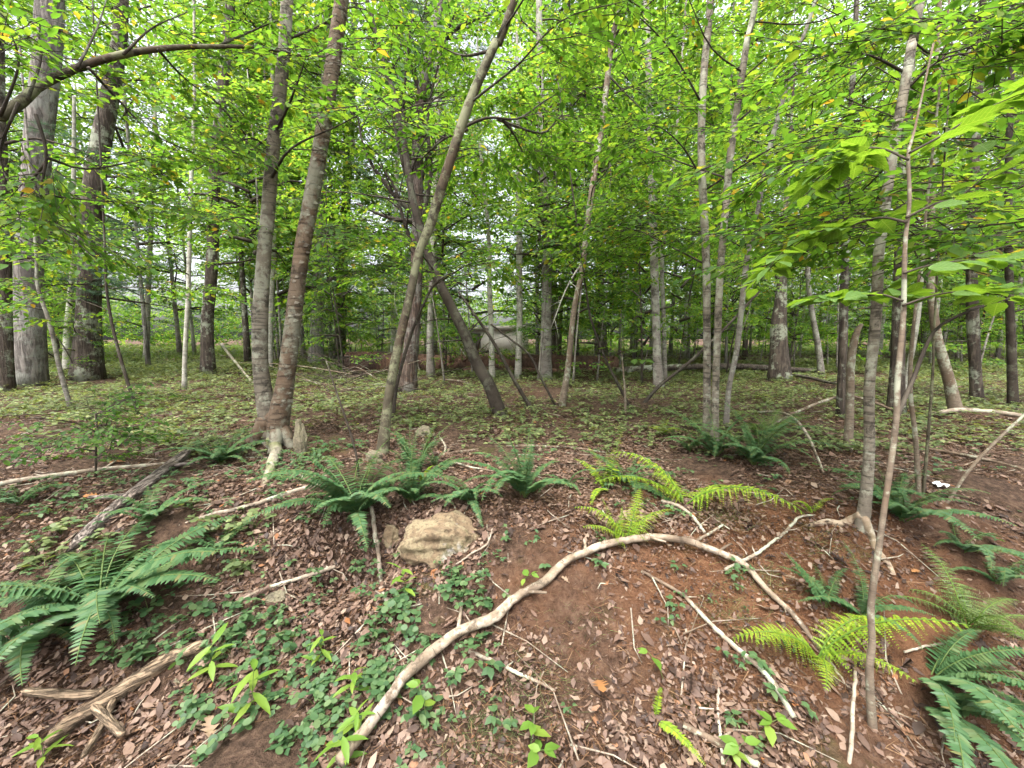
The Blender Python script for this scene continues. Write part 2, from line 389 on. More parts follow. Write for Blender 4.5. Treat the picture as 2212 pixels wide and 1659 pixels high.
M['stick'] = bark_mat('stick_pale', (0.176, 0.14, 0.104), (0.304, 0.256, 0.2), (0.136, 0.1, 0.068), lichen=.2, scale=2.5, bump=.3, blotch=.5)
M['stick_brown'] = bark_mat('stick_brown', (0.077, 0.0525, 0.035), (0.14, 0.1015, 0.07), (0.21, 0.168, 0.126), lichen=.1, scale=2.5, bump=.2)
M['arch'] = bark_mat('bark_arched_branch', (0.1408, 0.1056, 0.0704), (0.2464, 0.198, 0.1452), (0.0968, 0.0704, 0.0484), horiz=0, lichen=.15, blotch=.6, lich=(0.3696, 0.3256, 0.264), scale=2.6, bump=.6)
M['ring'] = bark_mat('bark_ring_dark', (.05, .04, .03), (.10, .08, .06), scale=3)
M['rotwood'] = bark_mat('rotten_wood', (0.1875, 0.1312, 0.0825), (0.315, 0.2363, 0.1575), (0.12, 0.07875, 0.04875), scale=2.0, bump=.8, grain=.9)
M['greywood'] = bark_mat('weathered_wood', (.15, .12, .10), (.27, .23, .20), (.12, .09, .07), scale=2.0, bump=.8, grain=.9)
M['redlog'] = bark_mat('rotten_red_log', (.085, .045, .03), (.17, .095, .065), (.05, .03, .022), furrow=.5, scale=1.0, bump=.6)

def ground_mat():
    m, nt, out = new_mat('forest_floor')
    v = mapping(nt)
    a = noise(nt, v, 26, 8, .7); b = noise(nt, v, 3.1, 5, .6); c = noise(nt, v, 80, 4, .7); d = noise(nt, v, 1.1, 4, .55)
    col = ramp(nt, [(.28, (0.01716, 0.01056, 0.00726)), (.42, (0.0495, 0.03036, 0.0198)), (.56, (0.099, 0.06138, 0.04092)), (.72, (0.1782, 0.1221, 0.0858))], a)
    col = mixc(nt, math_n(nt, 'MULTIPLY', smooth_step(nt, c, .55, .75), .5), col, (0.165, 0.1122, 0.0792))
    # bare red clay on the bank face
    sx = nt.nodes.new("ShaderNodeVectorMath"); sx.operation = 'DISTANCE'; mp = nt.nodes.new("ShaderNodeMapping")
    mp.inputs["Scale"].default_value = (.75, 1.25, 0); nt.links.new(v, mp.inputs["Vector"]); nt.links.new(mp.outputs[0], sx.inputs[0]); sx.inputs[1].default_value = (1.45 * .75, 1.98 * 1.25, 0)
    f = math_n(nt, 'ADD', sx.outputs["Value"], math_n(nt, 'MULTIPLY', math_n(nt, 'SUBTRACT', b, .5), 1.4))
    k = math_n(nt, 'SUBTRACT', 1.0, smooth_step(nt, f, .35, 1.25))
    clay = ramp(nt, [(.3, (0.0825, 0.0363, 0.01848)), (.55, (0.1716, 0.08052, 0.0396)), (.75, (0.2508, 0.1386, 0.0792))], noise(nt, v, 14, 8, .72))
    col = mixc(nt, math_n(nt, 'MULTIPLY', k, .9), col, clay)
    clay2 = smooth_step(nt, d, .56, .70); col = mixc(nt, math_n(nt, 'MULTIPLY', clay2, .25), col, clay)
    # moss
    ms = smooth_step(nt, noise(nt, v, 1.9, 4, .6), .60, .70); col = mixc(nt, math_n(nt, 'MULTIPLY', ms, .65), col, ramp(nt, [(.3, (0.033, 0.0396, 0.00792)), (.7, (0.0924, 0.0924, 0.0264))], c))
    p = nt.nodes.new("ShaderNodeBsdfPrincipled"); nt.links.new(col, p.inputs["Base Color"]); p.inputs["Roughness"].default_value = .95
    p.inputs["Specular IOR Level"].default_value = .15
    bp = nt.nodes.new("ShaderNodeBump"); bp.inputs["Strength"].default_value = 1.0; bp.inputs["Distance"].default_value = .05
    nt.links.new(math_n(nt, 'ADD', a, math_n(nt, 'MULTIPLY', c, .5)), bp.inputs["Height"]); nt.links.new(bp.outputs[0], p.inputs["Normal"])
    nt.links.new(p.outputs[0], out.inputs["Surface"]); return m
M['ground'] = ground_mat()

def rock_mat(name, base, lich1, lich2, moss):
    m, nt, out = new_mat(name); v = mapping(nt)
    a = noise(nt, v, 22, 8, .75); b = noise(nt, v, 9, 6, .7, .6); c = noise(nt, v, 60, 6, .75); d = noise(nt, v, 4.5, 4, .6)
    col = mixc(nt, smooth_step(nt, a, .35, .65), base, tuple(x * 1.7 for x in base))
    col = mixc(nt, smooth_step(nt, b, .46, .54), col, lich1)
    col = mixc(nt, smooth_step(nt, d, .58, .64), col, lich2)
    g = nt.nodes.new("ShaderNodeNewGeometry"); sp = nt.nodes.new("ShaderNodeSeparateXYZ")
    col = mixc(nt, math_n(nt, 'MULTIPLY', smooth_step(nt, c, .50, .62), .6), col, tuple(x * .35 for x in base))
    mo = smooth_step(nt, noise(nt, v, 6.5, 5, .7), .56, .66); col = mixc(nt, math_n(nt, 'MULTIPLY', mo, .8), col, moss)
    p = nt.nodes.new("ShaderNodeBsdfPrincipled"); nt.links.new(col, p.inputs["Base Color"]); p.inputs["Roughness"].default_value = .9
    bp = nt.nodes.new("ShaderNodeBump"); bp.inputs["Strength"].default_value = 1.0; bp.inputs["Distance"].default_value = .035
    nt.links.new(math_n(nt, 'ADD', a, math_n(nt, 'MULTIPLY', c, .4)), bp.inputs["Height"]); nt.links.new(bp.outputs[0], p.inputs["Normal"])
    nt.links.new(p.outputs[0], out.inputs["Surface"]); return m
M['rock'] = rock_mat('lichen_rock', (0.15, 0.105, 0.06), (0.27, 0.215, 0.125), (0.4125, 0.3825, 0.3375), (0.09, 0.0825, 0.02625))
M['rock_grey'] = rock_mat('grey_rock', (0.1275, 0.1087, 0.07125), (0.195, 0.1762, 0.105), (0.255, 0.24, 0.1688), (0.075, 0.07875, 0.0225))

def plain_mat(name, c, rough=.7, var=.25):
    m, nt, out = new_mat(name); n = noise(nt, mapping(nt), 6, 5, .6)
    col = mixc(nt, n, tuple(x * (1 - var) for x in c), tuple(min(1, x * (1 + var)) for x in c))
    p = nt.nodes.new("ShaderNodeBsdfPrincipled"); nt.links.new(col, p.inputs["Base Color"]); p.inputs["Roughness"].default_value = rough
    nt.links.new(p.outputs[0], out.inputs["Surface"]); return m
M['wall_pale'] = plain_mat('pale_siding', (.76, .70, .67)); M['roof'] = plain_mat('shed_roof', (.55, .49, .46)); M['dark_door'] = plain_mat('shed_opening', (.10, .08, .07))
M['paper'] = plain_mat('white_paper', (.82, .82, .80), .5, .08)

# ------------------------------------------------------------------ ground
def grid(xs, ys, extra=0.0):
    X, Y = np.meshgrid(xs, ys); Z = hgt(X, Y)
    if extra:
        g = np.random.default_rng(11)
        for q in range(40):
            k = g.uniform(4, 26); an = g.uniform(0, 6.28)
            Z = Z + extra * 4.2 / k * np.sin(k * (X * math.cos(an) + Y * math.sin(an)) + g.uniform(0, 6.28)) * (.4 if k > 14 else .7)
    V = np.stack([X, Y, Z], -1).reshape(-1, 3); nx, ny = len(xs), len(ys)
    i = (np.arange(ny - 1)[:, None] * nx + np.arange(nx - 1)[None])
    return V, np.stack([i, i + 1, i + nx + 1, i + nx], -1).reshape(-1, 4)
def warp(a, b, n, p): t = np.linspace(-1, 1, n); return np.sign(t) * np.abs(t) ** p * b
xs = np.concatenate([[-260, -140, -80, -50, -34], np.linspace(-24, -6, 60), np.linspace(-5.8, 5.8, 220), np.linspace(6, 24, 60), [34, 50, 80, 140, 260]])
ys = np.concatenate([[-60, -20, -6, -2], np.linspace(-.8, 6, 140), np.linspace(6.2, 30, 110), [34, 40, 50, 70, 110, 180, 320, 500]])
V, Q = grid(xs, ys, .012)
g_ob = link("ground", mesh("ground", V, [Q], (M['ground'],), True)); tag(g_ob, "brown leaf-strewn forest floor rising over a red clay bank", None, None, "structure")

# ------------------------------------------------------------------ trees
class Tree:
    def __init__(s, name, label, base, group=None):
        s.base = np.array(base, float); s.root = thing(name, label, "tree", base, group)
        s.sp = {}; s.seed = len(bpy.data.objects)
    def part(s, name, V, F, mat, smooth=True):
        return link(name, mesh(name, V - s.base, F, (mat,), smooth), s.root)
    def stem(s, path, rad, mat, sides=10, rough=.05, name="trunk"):
        V, F = tube(path, rad, sides, rough, s.seed); s.seed += 1
        return s.part(name, V, F, mat)
    def branch(s, path, r0, r1, mat, subs=0, name="branch", sides=6, subL=.35):
        """one limb with side twigs as one part; returns sampled points"""
        P = catmull(path, max(6, 3 * len(path))); K = len(P)
        t = np.linspace(0, 1, K); pieces = [tube(P, r0 + (r1 - r0) * t ** .8, sides, .06, s.seed)]; s.seed += 1
        ends = [(P, 1.0)]
        L = np.linalg.norm(np.diff(P, axis=0), axis=1).sum()
        for q in range(subs):
            i = int(K * (.25 + .7 * (q + .5) / subs)); i = min(i, K - 2)
            d = P[i + 1] - P[i]; d /= np.linalg.norm(d)
            side = np.cross(d, [0, 0, 1]); side /= max(np.linalg.norm(side), 1e-6); side *= (1 if q % 2 else -1)
            e = d * .7 + side * rng.uniform(.5, 1.0) + np.array([0, 0, rng.normal(.05, .18)]); e /= np.linalg.norm(e)
            l = L * subL * rng.uniform(.6, 1.2)
            pts = np.array([P[i], P[i] + e * l * .5 + rng.normal(0, .02 * l, 3), P[i] + e * l + np.array([0, 0, -.08 * l]) + rng.normal(0, .03 * l, 3)])
            pp = catmull(pts, 5); rr = (r0 + (r1 - r0) * t[i] ** .8) * .55
            pieces.append(tube(pp, np.linspace(rr, max(.0012, rr * .3), 5), 4)); ends.append((pp, .6))
        V, F = join(pieces); s.part(name, V, F, mat)
        return ends
    def leaves(s, ends, n, scl, kind='mid', jitter=.12, drop=-.1, start=.25):
        """put n sprays along each twig path"""
        L = s.sp.setdefault(kind, ([], [], [], []))
        for P, f in ends:
            k = max(1, int(round(n * f)))
            for q in range(k):
                u = start + (1 - start) * (q + .7) / k; i = min(int(u * (len(P) - 1)), len(P) - 2)
                d = P[i + 1] - P[i]; d = d / max(np.linalg.norm(d), 1e-9)
                an = rng.uniform(-1.0, 1.0); c, sn = math.cos(an), math.sin(an)
                d = np.array([d[0] * c - d[1] * sn, d[0] * sn + d[1] * c, d[2] * .4 + drop + rng.normal(0, .12)])
                L[0].append(P[i] + rng.normal(0, jitter, 3) * [1, 1, .5] - s.base); L[1].append(d); L[2].append(rng.normal(0, .25)); L[3].append(scl * rng.uniform(.7, 1.2))
    def finish(s, mats):
        for kind, (p, d, r, c) in s.sp.items():
            kk, mt, tw = mats[kind]
            link("crown", crown_mesh("crown", kk, p, d, r, c, mt, tw), s.root)

KINDS = {'mid': (SPR_MID, M['leaf_mid'], M['twig']), 'dark': (SPR_MID, M['leaf_dark'], M['twig']), 'far': (SPR_FAR, M['leaf_far'], M['twig']),
         'cool': (SPR_FAR, M['leaf_far_blue'], M['twig']), 'needle': (SPR_NEEDLE, M['needles'], M['twig']), 'deadneedle': (SPR_NEEDLE, M['needles_brown'], M['twig'])}

def px_path(pts, D0, D1=None):
    D1 = D0 if D1 is None else D1; n = len(pts)
    return [at(p[0], p[1], D0 + (D1 - D0) * i / max(1, n - 1)) for i, p in enumerate(pts)]

def px_tree(name, label, pts, w, mat, D=None, ext=2.5, group=None, sides=12, flare=.35, lean=0.0, rough=.05, samples=None):
    """a trunk drawn through picture points; first point stands on the ground"""
    if D is None: b = ground(*pts[0]); D = b[1]
    else: b = at(pts[0][0], pts[0][1], D); b[2] = float(hgt(b[0], b[1]))
    path = [b] + [at(p[0], p[1], D + lean * (i + 1) / len(pts)) for i, p in enumerate(pts[1:])]
    ws = np.interp(np.arange(len(pts)), np.linspace(0, len(pts) - 1, len(w)), w)
    rs = [pxr(a, p) for a, p in zip(ws, path)]
    if ext:
        d = path[-1] - path[-2]; d /= np.linalg.norm(d); d = d * .75 + np.array([0, 0, .25]); path.append(path[-1] + d * ext); rs.append(rs[-1] * .6)
    path = np.array(path); path[0][2] -= .06
    n = samples or int(max(14, min(60, 10 * len(path))))
    PR = catmull(np.column_stack([path, rs]), n)
    P, r = PR[:, :3], np.maximum(PR[:, 3], .003)
    z = np.linalg.norm(P - P[0], axis=1); r = r * (1 + flare * np.exp(-z / (3.2 * r[0])))
    T = Tree(name, label, b, group); T.P, T.r, T.D = P, r, D; T.mat = mat
    T.stem(P, r, mat, sides, rough)
    return T

def auto(T, n, z0, z1, L, kind='mid', nspr=3, scl=1.0, subs=3, az=None, elev=.35, bmat=None, thin=.3, wood=True, jit=.12):
    """n limbs from the trunk between heights z0..z1"""
    for q in range(n):
        z = z0 + (z1 - z0) * (q + rng.uniform(0, 1)) / n
        i = int(np.clip(np.searchsorted(T.P[:, 2], z), 1, len(T.P) - 2)); p = T.P[i]
        a = rng.uniform(0, 2 * PI) if az is None else rng.uniform(*az)
        l = L * rng.uniform(.6, 1.25); el = elev + rng.normal(0, .15)
        d = np.array([math.cos(a) * math.cos(el), math.sin(a) * math.cos(el), math.sin(el)])
        pts = [p, p + d * l * .35 + rng.normal(0, .03 * l, 3), p + d * l * .7 + rng.normal(0, .05 * l, 3) + [0, 0, -.02 * l], p + d * l + rng.normal(0, .05 * l, 3) + [0, 0, -.12 * l]]
        r0 = min(T.r[i] * thin, .035)
        ends = T.branch(pts, max(r0, .005), .002, bmat or M['twig'], subs)
        if nspr: T.leaves(ends, nspr, scl, kind, jit)

# ---- near trees, each read from the photograph
# twin-stemmed birch
t = px_tree("birch_tree", "twin-stemmed birch with brown peeling bark forking just above a pale exposed root", [(592, 962), (578, 900), (563, 800), (562, 690), (570, 560), (580, 450), (589, 333), (608, 167), (620, 0)], [40, 40, 33, 33, 30, 29, 28, 27, 25], M['birch'], ext=3, flare=.2, sides=16, samples=70)
b8 = t.base
pts = [(598, 962), (603, 905), (617, 820), (634, 690), (650, 560), (660, 500), (690, 333), (715, 167), (738, 0)]
pp = np.array([b8 + [.03, -.03, -.12]] + px_path(pts[1:], t.D - .06)); w2 = [52, 48, 37, 36, 34, 34, 33, 31, 30]
rs = [pxr(a, p) for a, p in zip(w2, pp)]
d = pp[-1] - pp[-2]; pp = np.vstack([pp, pp[-1] + d / np.linalg.norm(d) * 3]); rs.append(rs[-1] * .6)
PR = catmull(np.column_stack([pp, rs]), 80)
t.stem(PR[:, :3], PR[:, 3], M['birch_brown'], 16, .05)
T8r = PR
# peeling bark curls on the right stem
fv = []; g = np.random.default_rng(5)
for q in range(230):
    i = g.integers(3, 46); a = g.normal(-.3, 1.0); c = PR[i, :3]; r = PR[i, 3]
    n = np.array([math.cos(a), math.sin(a), 0]); tt = np.array([-n[1], n[0], 0]); s = g.uniform(.008, .028); u = np.array([0, 0, 1.0])
    p = c + n * (r * 1.0) + u * g.uniform(-.05, .05)
    fv.append((np.array([p - tt * s - u * s * .5, p + tt * s * .2 - u * s * .4 + n * .004, p + tt * s + n * g.uniform(.006, .018) + u * s * .2, p - tt * s * .5 + n * .004 + u * s * .7]), [np.array([[0, 1, 2, 3]])]))
V, F = join(fv); fl = t.part("peeling_bark", V, F, M['birch'], False); fl["kind"] = "stuff"
# roots
rp = [b8 + [.04, -.04, .12], b8 + [.05, -.11, .07], ground(598, 985) + [0, 0, .05], ground(588, 1012) + [0, 0, .035], ground(572, 1050) + [0, 0, -.02]]
P_ = catmull(rp, 20); V, F = tube(P_, np.linspace(.055, .032, 20), 12, .07, 4); t.part("root", V, F, M['birch_root'])
for rp in ([b8 + [.03, -.02, .32], b8 + [.17, -.08, .12], b8 + [.26, -.12, -.06]], [b8 + [-.03, -.02, .26], b8 + [-.14, -.05, .08], b8 + [-.25, -.1, -.06]], [b8 + [.05, .05, .3], b8 + [.12, -.16, .1], b8 + [.16, -.32, -.06]]):
    V, F = tube(catmull(rp, 10), np.linspace(.085, .04, 10), 10, .08, 9); t.part("root", V, F, M['birch_brown'])
auto(t, 5, 2.0, 4.6, 1.3, 'mid', 3, 1.0, 3, bmat=M['dark'])
for pts, D0, D1 in (([(610, 110), (560, 103), (500, 130)], 4.0, 3.6), ([(700, 200), (655, 215), (620, 222)], 4.0, 4.1), ([(560, 490), (520, 470), (470, 480)], 4.0, 3.4), ([(585, 330), (550, 300), (500, 310)], 4.0, 3.6), ([(655, 520), (700, 510), (760, 500)], 4.0, 3.7)):
    e = t.branch(px_path(pts, D0, D1), .012, .003, M['dark'], 3); t.leaves(e, 3, .9, 'mid', .1)
t.finish(KINDS)

# leaning smooth tree at centre (base below the ferns, crosses to upper right)
t = px_tree("leaning_tree", "smooth green-brown tree leaning over to the upper centre from a mossy base", [(824, 978), (837, 880), (852, 786), (870, 703), (887, 630), (905, 545), (928, 490), (950, 417), (977, 333), (1010, 233), (1037, 167), (1070, 93), (1110, 0)], [24, 20, 19, 18, 17, 17, 20, 20, 20, 20, 19, 18, 17], M['smooth_green'], ext=3, sides=14, samples=80, flare=.5)
for pts, D0, D1 in (([(985, 283), (1050, 255), (1110, 258), (1140, 245), (1170, 222), (1212, 198)], 3.6, 4.2), ([(1075, 257), (1120, 275), (1175, 287), (1215, 250), (1260, 262)], 3.9, 4.6), ([(1010, 280), (960, 300), (925, 330), (905, 350)], 3.6, 3.9), ([(1085, 258), (1110, 290), (1130, 330)], 3.8, 4.0), ([(1060, 110), (1000, 120), (950, 100)], 3.6, 4.0)):
    e = t.branch(px_path(pts, D0, D1), .016, .004, M['dark'], 4); t.leaves(e, 3, .85, 'dark', .12)
auto(t, 4, 2.7, 4.8, 1.1, 'mid', 3, .9, 3, bmat=M['dark'])
t.finish(KINDS)

# dark tree leaning left
t = px_tree("leaning_tree", "dark trunk leaning left with a crook, standing on green ground cover", [(1085, 898), (1057, 833), (1030, 786), (1003, 720), (970, 653), (950, 613), (932, 565), (910, 500), (890, 420), (874, 317), (850, 200), (830, 140)], [27, 26, 25, 23, 21, 21, 19, 18, 16, 14, 12, 9], M['dark'], ext=1.5, sides=12, samples=60, flare=.3)
for pts, D0, D1 in (([(937, 616), (980, 590), (1014, 570), (1060, 560)], 5.2, 4.4), ([(950, 600), (900, 540), (850, 520), (790, 515)], 5.3, 4.4), ([(940, 585), (860, 575), (800, 580), (720, 600)], 5.3, 4.2), ([(985, 690), (940, 690), (890, 705)], 5.4, 5.2), ([(1010, 735), (950, 738), (880, 752)], 5.4, 5.2), ([(1005, 725), (1040, 690), (1075, 670)], 5.4, 5.5)):
    lf = pts[0][1] < 650
    e = t.branch(px_path(pts, D0, D1), .014, .003, M['dark'], 4 if lf else 2)
    if lf: t.leaves(e, 5, .95, 'mid', .12, -.05)
auto(t, 7, 2.4, 5.0, 1.2, 'mid', 3, .95, 3, bmat=M['dark'])
t.finish(KINDS)

# flaky pine with dead twigs
t = px_tree("pine_tree", "grey flaky-barked pine bristling with bare dead twigs behind the leaning trees", [(878, 846), (885, 780), (893, 700), (899, 586), (903, 480), (901, 367), (908, 233), (925, 133), (947, 33), (955, 0)], [36, 32, 30, 27, 26, 26, 24, 21, 18, 16], M['pine_red'], ext=3, sides=14, samples=60, flare=.35)
for q in range(46):
    z = rng.uniform(1.6, 5.2); i = int(np.clip(np.searchsorted(t.P[:, 2], z), 1, len(t.P) - 2)); p = t.P[i]
    a = rng.uniform(0, 6.28) if q % 3 else rng.uniform(2.4, 3.9); l = rng.uniform(.5, 1.6); el = rng.uniform(-.1, .6)
    d = np.array([math.cos(a) * math.cos(el), math.sin(a) * math.cos(el), math.sin(el)])
    t.branch([p, p + d * l * .5 + rng.normal(0, .06, 3), p + d * l + rng.normal(0, .1, 3)], .012, .002, M['twig'], 6, "dead_branch", 5, .45)
for pts in ([(903, 450), (870, 350), (845, 220), (836, 100)], [(905, 400), (930, 330), (980, 270)], [(912, 210), (880, 120), (850, 40)], [(930, 110), (990, 60), (1060, 30)], [(903, 470), (850, 420), (790, 330), (770, 230)], [(905, 480), (840, 470), (770, 440)], [(902, 520), (882, 390), (872, 250), (880, 120), (893, 20)], [(905, 500), (930, 380), (924, 250), (955, 110), (985, 20)], [(900, 560), (870, 470), (850, 400), (800, 330)]):
    e = t.branch(px_path(pts, 7.4, 7.0), .055, .012, M['dark'], 6)
    if pts[-1][1] < 150: t.leaves(e, 3, 1.1, 'mid', .2)
t.finish(KINDS)

# curved sapling at centre right
t = px_tree("leaning_tree", "slender curved grey-brown tree sweeping up right of the centre birch", [(1212, 877), (1227, 793), (1240, 670), (1257, 587), (1267, 500), (1283, 383), (1303, 250), (1320, 100), (1335, 30), (1338, 0)], [15, 13, 12, 12, 13, 13, 13, 12, 11, 11], M['sapling'], ext=2, samples=60)
for pts in ([(1322, 95), (1345, 45), (1362, 0)], [(1312, 160), (1350, 200), (1395, 245)], [(1303, 250), (1320, 380), (1310, 420)], [(1268, 500), (1230, 470), (1190, 455)], [(1285, 380), (1340, 350), (1400, 330)], [(1262, 560), (1225, 620), (1190, 710)]):
    e = t.branch(px_path(pts, 6.1, 5.8), .018, .004, M['pale'] if pts[-1][1] == 710 else M['dark'], 3)
    if pts[-1][1] != 710: t.leaves(e, 3, 1.1, 'dark' if pts[0][1] < 300 else 'mid', .15)
auto(t, 8, 2.3, 5.6, 1.5, 'mid', 3, 1.1, 4)
t.finish(KINDS)

# three-stemmed clump on the right
for lab, pts, w, mt, k in (("straightest and nearest-upright birch stem in the clump of three behind green ferns", [(1527, 940), (1527, 836), (1527, 700), (1525, 553), (1515, 333), (1520, 167), (1535, 0)], [17, 16, 16, 17, 16, 16, 15], M['birch'], 5),
                           ("middle birch stem of the clump of three, rooted closest to the ferns", [(1544, 956), (1546, 836), (1551, 700), (1556, 590), (1563, 500), (1578, 333), (1602, 167), (1615, 83), (1633, 0)], [18, 16, 16, 15, 15, 16, 15, 14, 13], M['birch'], 6),
                           ("thinnest greenish stem of the clump of three, bending off to the upper right", [(1568, 925), (1575, 836), (1592, 753), (1608, 603), (1618, 533), (1635, 467), (1655, 350), (1682, 250), (1705, 167), (1725, 100), (1762, 0)], [13, 12, 12, 12, 12, 11, 11, 11, 10, 9, 8], M['grey'], 7)):
    t = px_tree("birch_tree", lab, pts, w, mt, ext=2.5, samples=60, group="clump of three slender stems")
    auto(t, k + 3, 1.6, 4.9, 1.4, 'mid', 3, 1.0, 4, bmat=M['dark'])
    t.finish(KINDS)

# foreground right tree with roots on the bank
t = px_tree("birch_tree", "speckled young birch on the bank edge with pale roots gripping red soil", [(1862, 1138), (1872, 1053), (1878, 953), (1878, 836), (1892, 686), (1898, 553), (1905, 500), (1928, 333), (1952, 200), (1972, 83), (1988, 0)], [28, 25, 24, 24, 23, 23, 23, 23, 22, 21, 20], M['birch'], ext=2, sides=14, samples=80, flare=.5)
tb = t.base
for pts, r0, r1 in (([(1862, 1112), (1842, 1122), (1815, 1133), (1790, 1128), (1762, 1133), (1735, 1130)], .024, .012), ([(1866, 1115), (1882, 1160), (1893, 1190), (1920, 1222), (1945, 1270)], .024, .008)):
    rp = [at(*pts[0], tb[1] - .01)] + [ground(*q) + [0, 0, .004] for q in pts[1:]]
    rp[-1] = rp[-1] - [0, 0, .03]
    V, F = tube(catmull(rp, 18), np.linspace(r0, r1, 18), 10, .12, 6); t.part("root", V, F, M['root_tan'])
for pts, D0, D1 in (([(1925, 350), (1850, 330), (1770, 350)], 2.2, 2.0), ([(1960, 160), (1880, 120), (1800, 110)], 2.2, 2.1), ([(1950, 200), (2030, 130), (2120, 110)], 2.2, 2.0), ([(1905, 480), (1840, 470), (1780, 480)], 2.2, 2.3), ([(1975, 70), (2060, 40), (2150, 60)], 2.2, 2.0)):
    e = t.branch(px_path(pts, D0, D1), .009, .002, M['dark'], 4); t.leaves(e, 3, .75, 'mid', .06)
auto(t, 2, 2.4, 3.6, .9, 'mid', 3, .9, 3, az=(0.2, 2.6))
t.finish(KINDS)

# big broad leaf (lobed, toothed) for the nearest branches
def broad_leaf(g):
    out = [(0, 0), (.05, .13), (.14, .25), (.27, .33), (.40, .345), (.53, .31), (.66, .25), (.78, .165), (.90, .07), (1.0, 0)]
    up = np.array([[x, y * g.uniform(.9, 1.08)] for x, y in out]); n = len(up)
    cup, bend = g.uniform(.05, .22), g.uniform(-.22, -.05)
    def lift(x, y): return cup * abs(y) - .25 * cup * abs(y) ** 2 + bend * x * x + .012 * math.sin(18 * x) * (abs(y) > .05)
    V = [(x, 0, lift(x, 0)) for x, _ in up]; nm = n
    L_, R_ = [], []
    for x, y in up[1:-1]:
        L_.append(len(V)); V.append((x, y, lift(x, y)))
        R_.append(len(V)); V.append((x, -y, lift(x, -y)))
    F3 = []
    for a_, s in ((L_, 1), (R_, -1)):
        for i in range(n - 1):
            m0, m1 = i, i + 1; e0 = a_[i - 1] if i > 0 else None; e1 = a_[i] if i < n - 2 else None
            tri = [(m0, m1, e1)] if e0 is None else ([(m0, m1, e0)] if e1 is None else [(m0, m1, e1), (m0, e1, e0)])
            F3 += [q if s > 0 else q[::-1] for q in tri]
    return mesh("leaf", np.array(V), [np.array(F3)], (M['leaf_big'],), True)
BROAD = [broad_leaf(np.random.default_rng(40 + i)) for i in range(6)]
def hang_leaf(T, p, d, size, roll=None):
    d = np.asarray(d, float); R = frames(d[None], np.array([rng.normal(0, .3) if roll is None else roll]))[0]
    o = link("leaf", BROAD[rng.integers(len(BROAD))], T.root, tuple(np.asarray(p) - T.base))
    from mathutils import Matrix
    o.rotation_euler = Matrix(R.tolist()).to_euler(); o.scale = (size, size * rng.uniform(.8, 1.0), size); return o
def leafy(T, pts, D0, D1, r0, n, size, subs=2, mat=None, f0=.15):
    """a bare branch carrying broad leaves in opposite pairs"""
    ends = T.branch(px_path(pts, D0, D1), r0, .0015, mat or M['twig'], subs)
    for P, f in ends:
        k = max(2, int(n * f))
        for q in range(k):
            u = f0 + (1 - f0) * (q + .6) / k; i = min(int(u * (len(P) - 1)), len(P) - 2); d = P[i + 1] - P[i]; d /= np.linalg.norm(d)
            sd_ = np.cross(d, [0, 0, 1]); sd_ /= max(np.linalg.norm(sd_), 1e-6)
            for s in (1, -1):
                if rng.random() < .12: continue
                v = d * rng.uniform(.2, .6) + s * sd_ + np.array([0, 0, rng.normal(-.12, .12)])
                hang_leaf(T, P[i] + v * .02, v, size * rng.uniform(.7, 1.15))
        hang_leaf(T, P[-1], P[-1] - P[-2], size * .9)

# nearest brown sapling with broad leaves
t = px_tree("sapling", "slim smooth brown sapling nearest the camera beside yellow-green ferns, carrying broad leaves", [(1890, 1580), (1878, 1450), (1884, 1390), (1882, 1306), (1900, 1173), (1909, 1106), (1935, 920), (1939, 820), (1951, 686), (1955, 533), (1965, 433), (1962, 333), (1975, 283)], [22, 18, 16, 16, 15, 14, 14, 13, 12, 10, 9, 8, 6], M['sapling'], ext=.3, sides=12, samples=80, flare=.3, lean=.1)
D = t.D
e = t.branch(px_path([(1931, 915), (1975, 813), (1998, 753), (2028, 706), (2108, 666), (2212, 636)], D + .05, D + .25), .0085, .004, M['dark'], 0)
leafy(t, [(1958, 480), (1900, 470), (1830, 490), (1740, 515), (1640, 600)], D + .06, D + .55, .005, 7, .105, 4)
leafy(t, [(1958, 470), (2020, 440), (2080, 420), (2180, 330)], D + .06, D + .15, .005, 6, .105, 3)
leafy(t, [(1962, 345), (1900, 320), (1840, 330), (1750, 400)], D + .06, D + .4, .0045, 6, .10, 4)
leafy(t, [(1965, 330), (2040, 290), (2120, 240), (2212, 200)], D + .06, D + .1, .0045, 6, .105, 3)
leafy(t, [(1950, 650), (1900, 635), (1860, 640), (1790, 640)], D + .05, D + .3, .0045, 6, .10, 3)
leafy(t, [(1950, 660), (2010, 640), (2080, 630), (2190, 640)], D + .05, D + .05, .0045, 6, .10, 3)
leafy(t, [(1952, 590), (2000, 575), (2060, 565), (2140, 560)], D + .05, D + .1, .0045, 5, .10, 3)
t.finish(KINDS)

# small sapling with pale broad leaves mid right
t = px_tree("sapling", "little sapling holding a flat fan of pale broad leaves in the middle distance", [(1352, 905), (1350, 850), (1346, 800), (1343, 765)], [5, 5, 4, 3], M['sapling'], ext=0, D=5.2)
for pts in ([(1345, 770), (1310, 750), (1278, 745)], [(1345, 768), (1375, 755), (1400, 752)], [(1345, 780), (1370, 775), (1395, 778)]): leafy(t, pts, 5.2, 5.0, .004, 3, .13, 0)

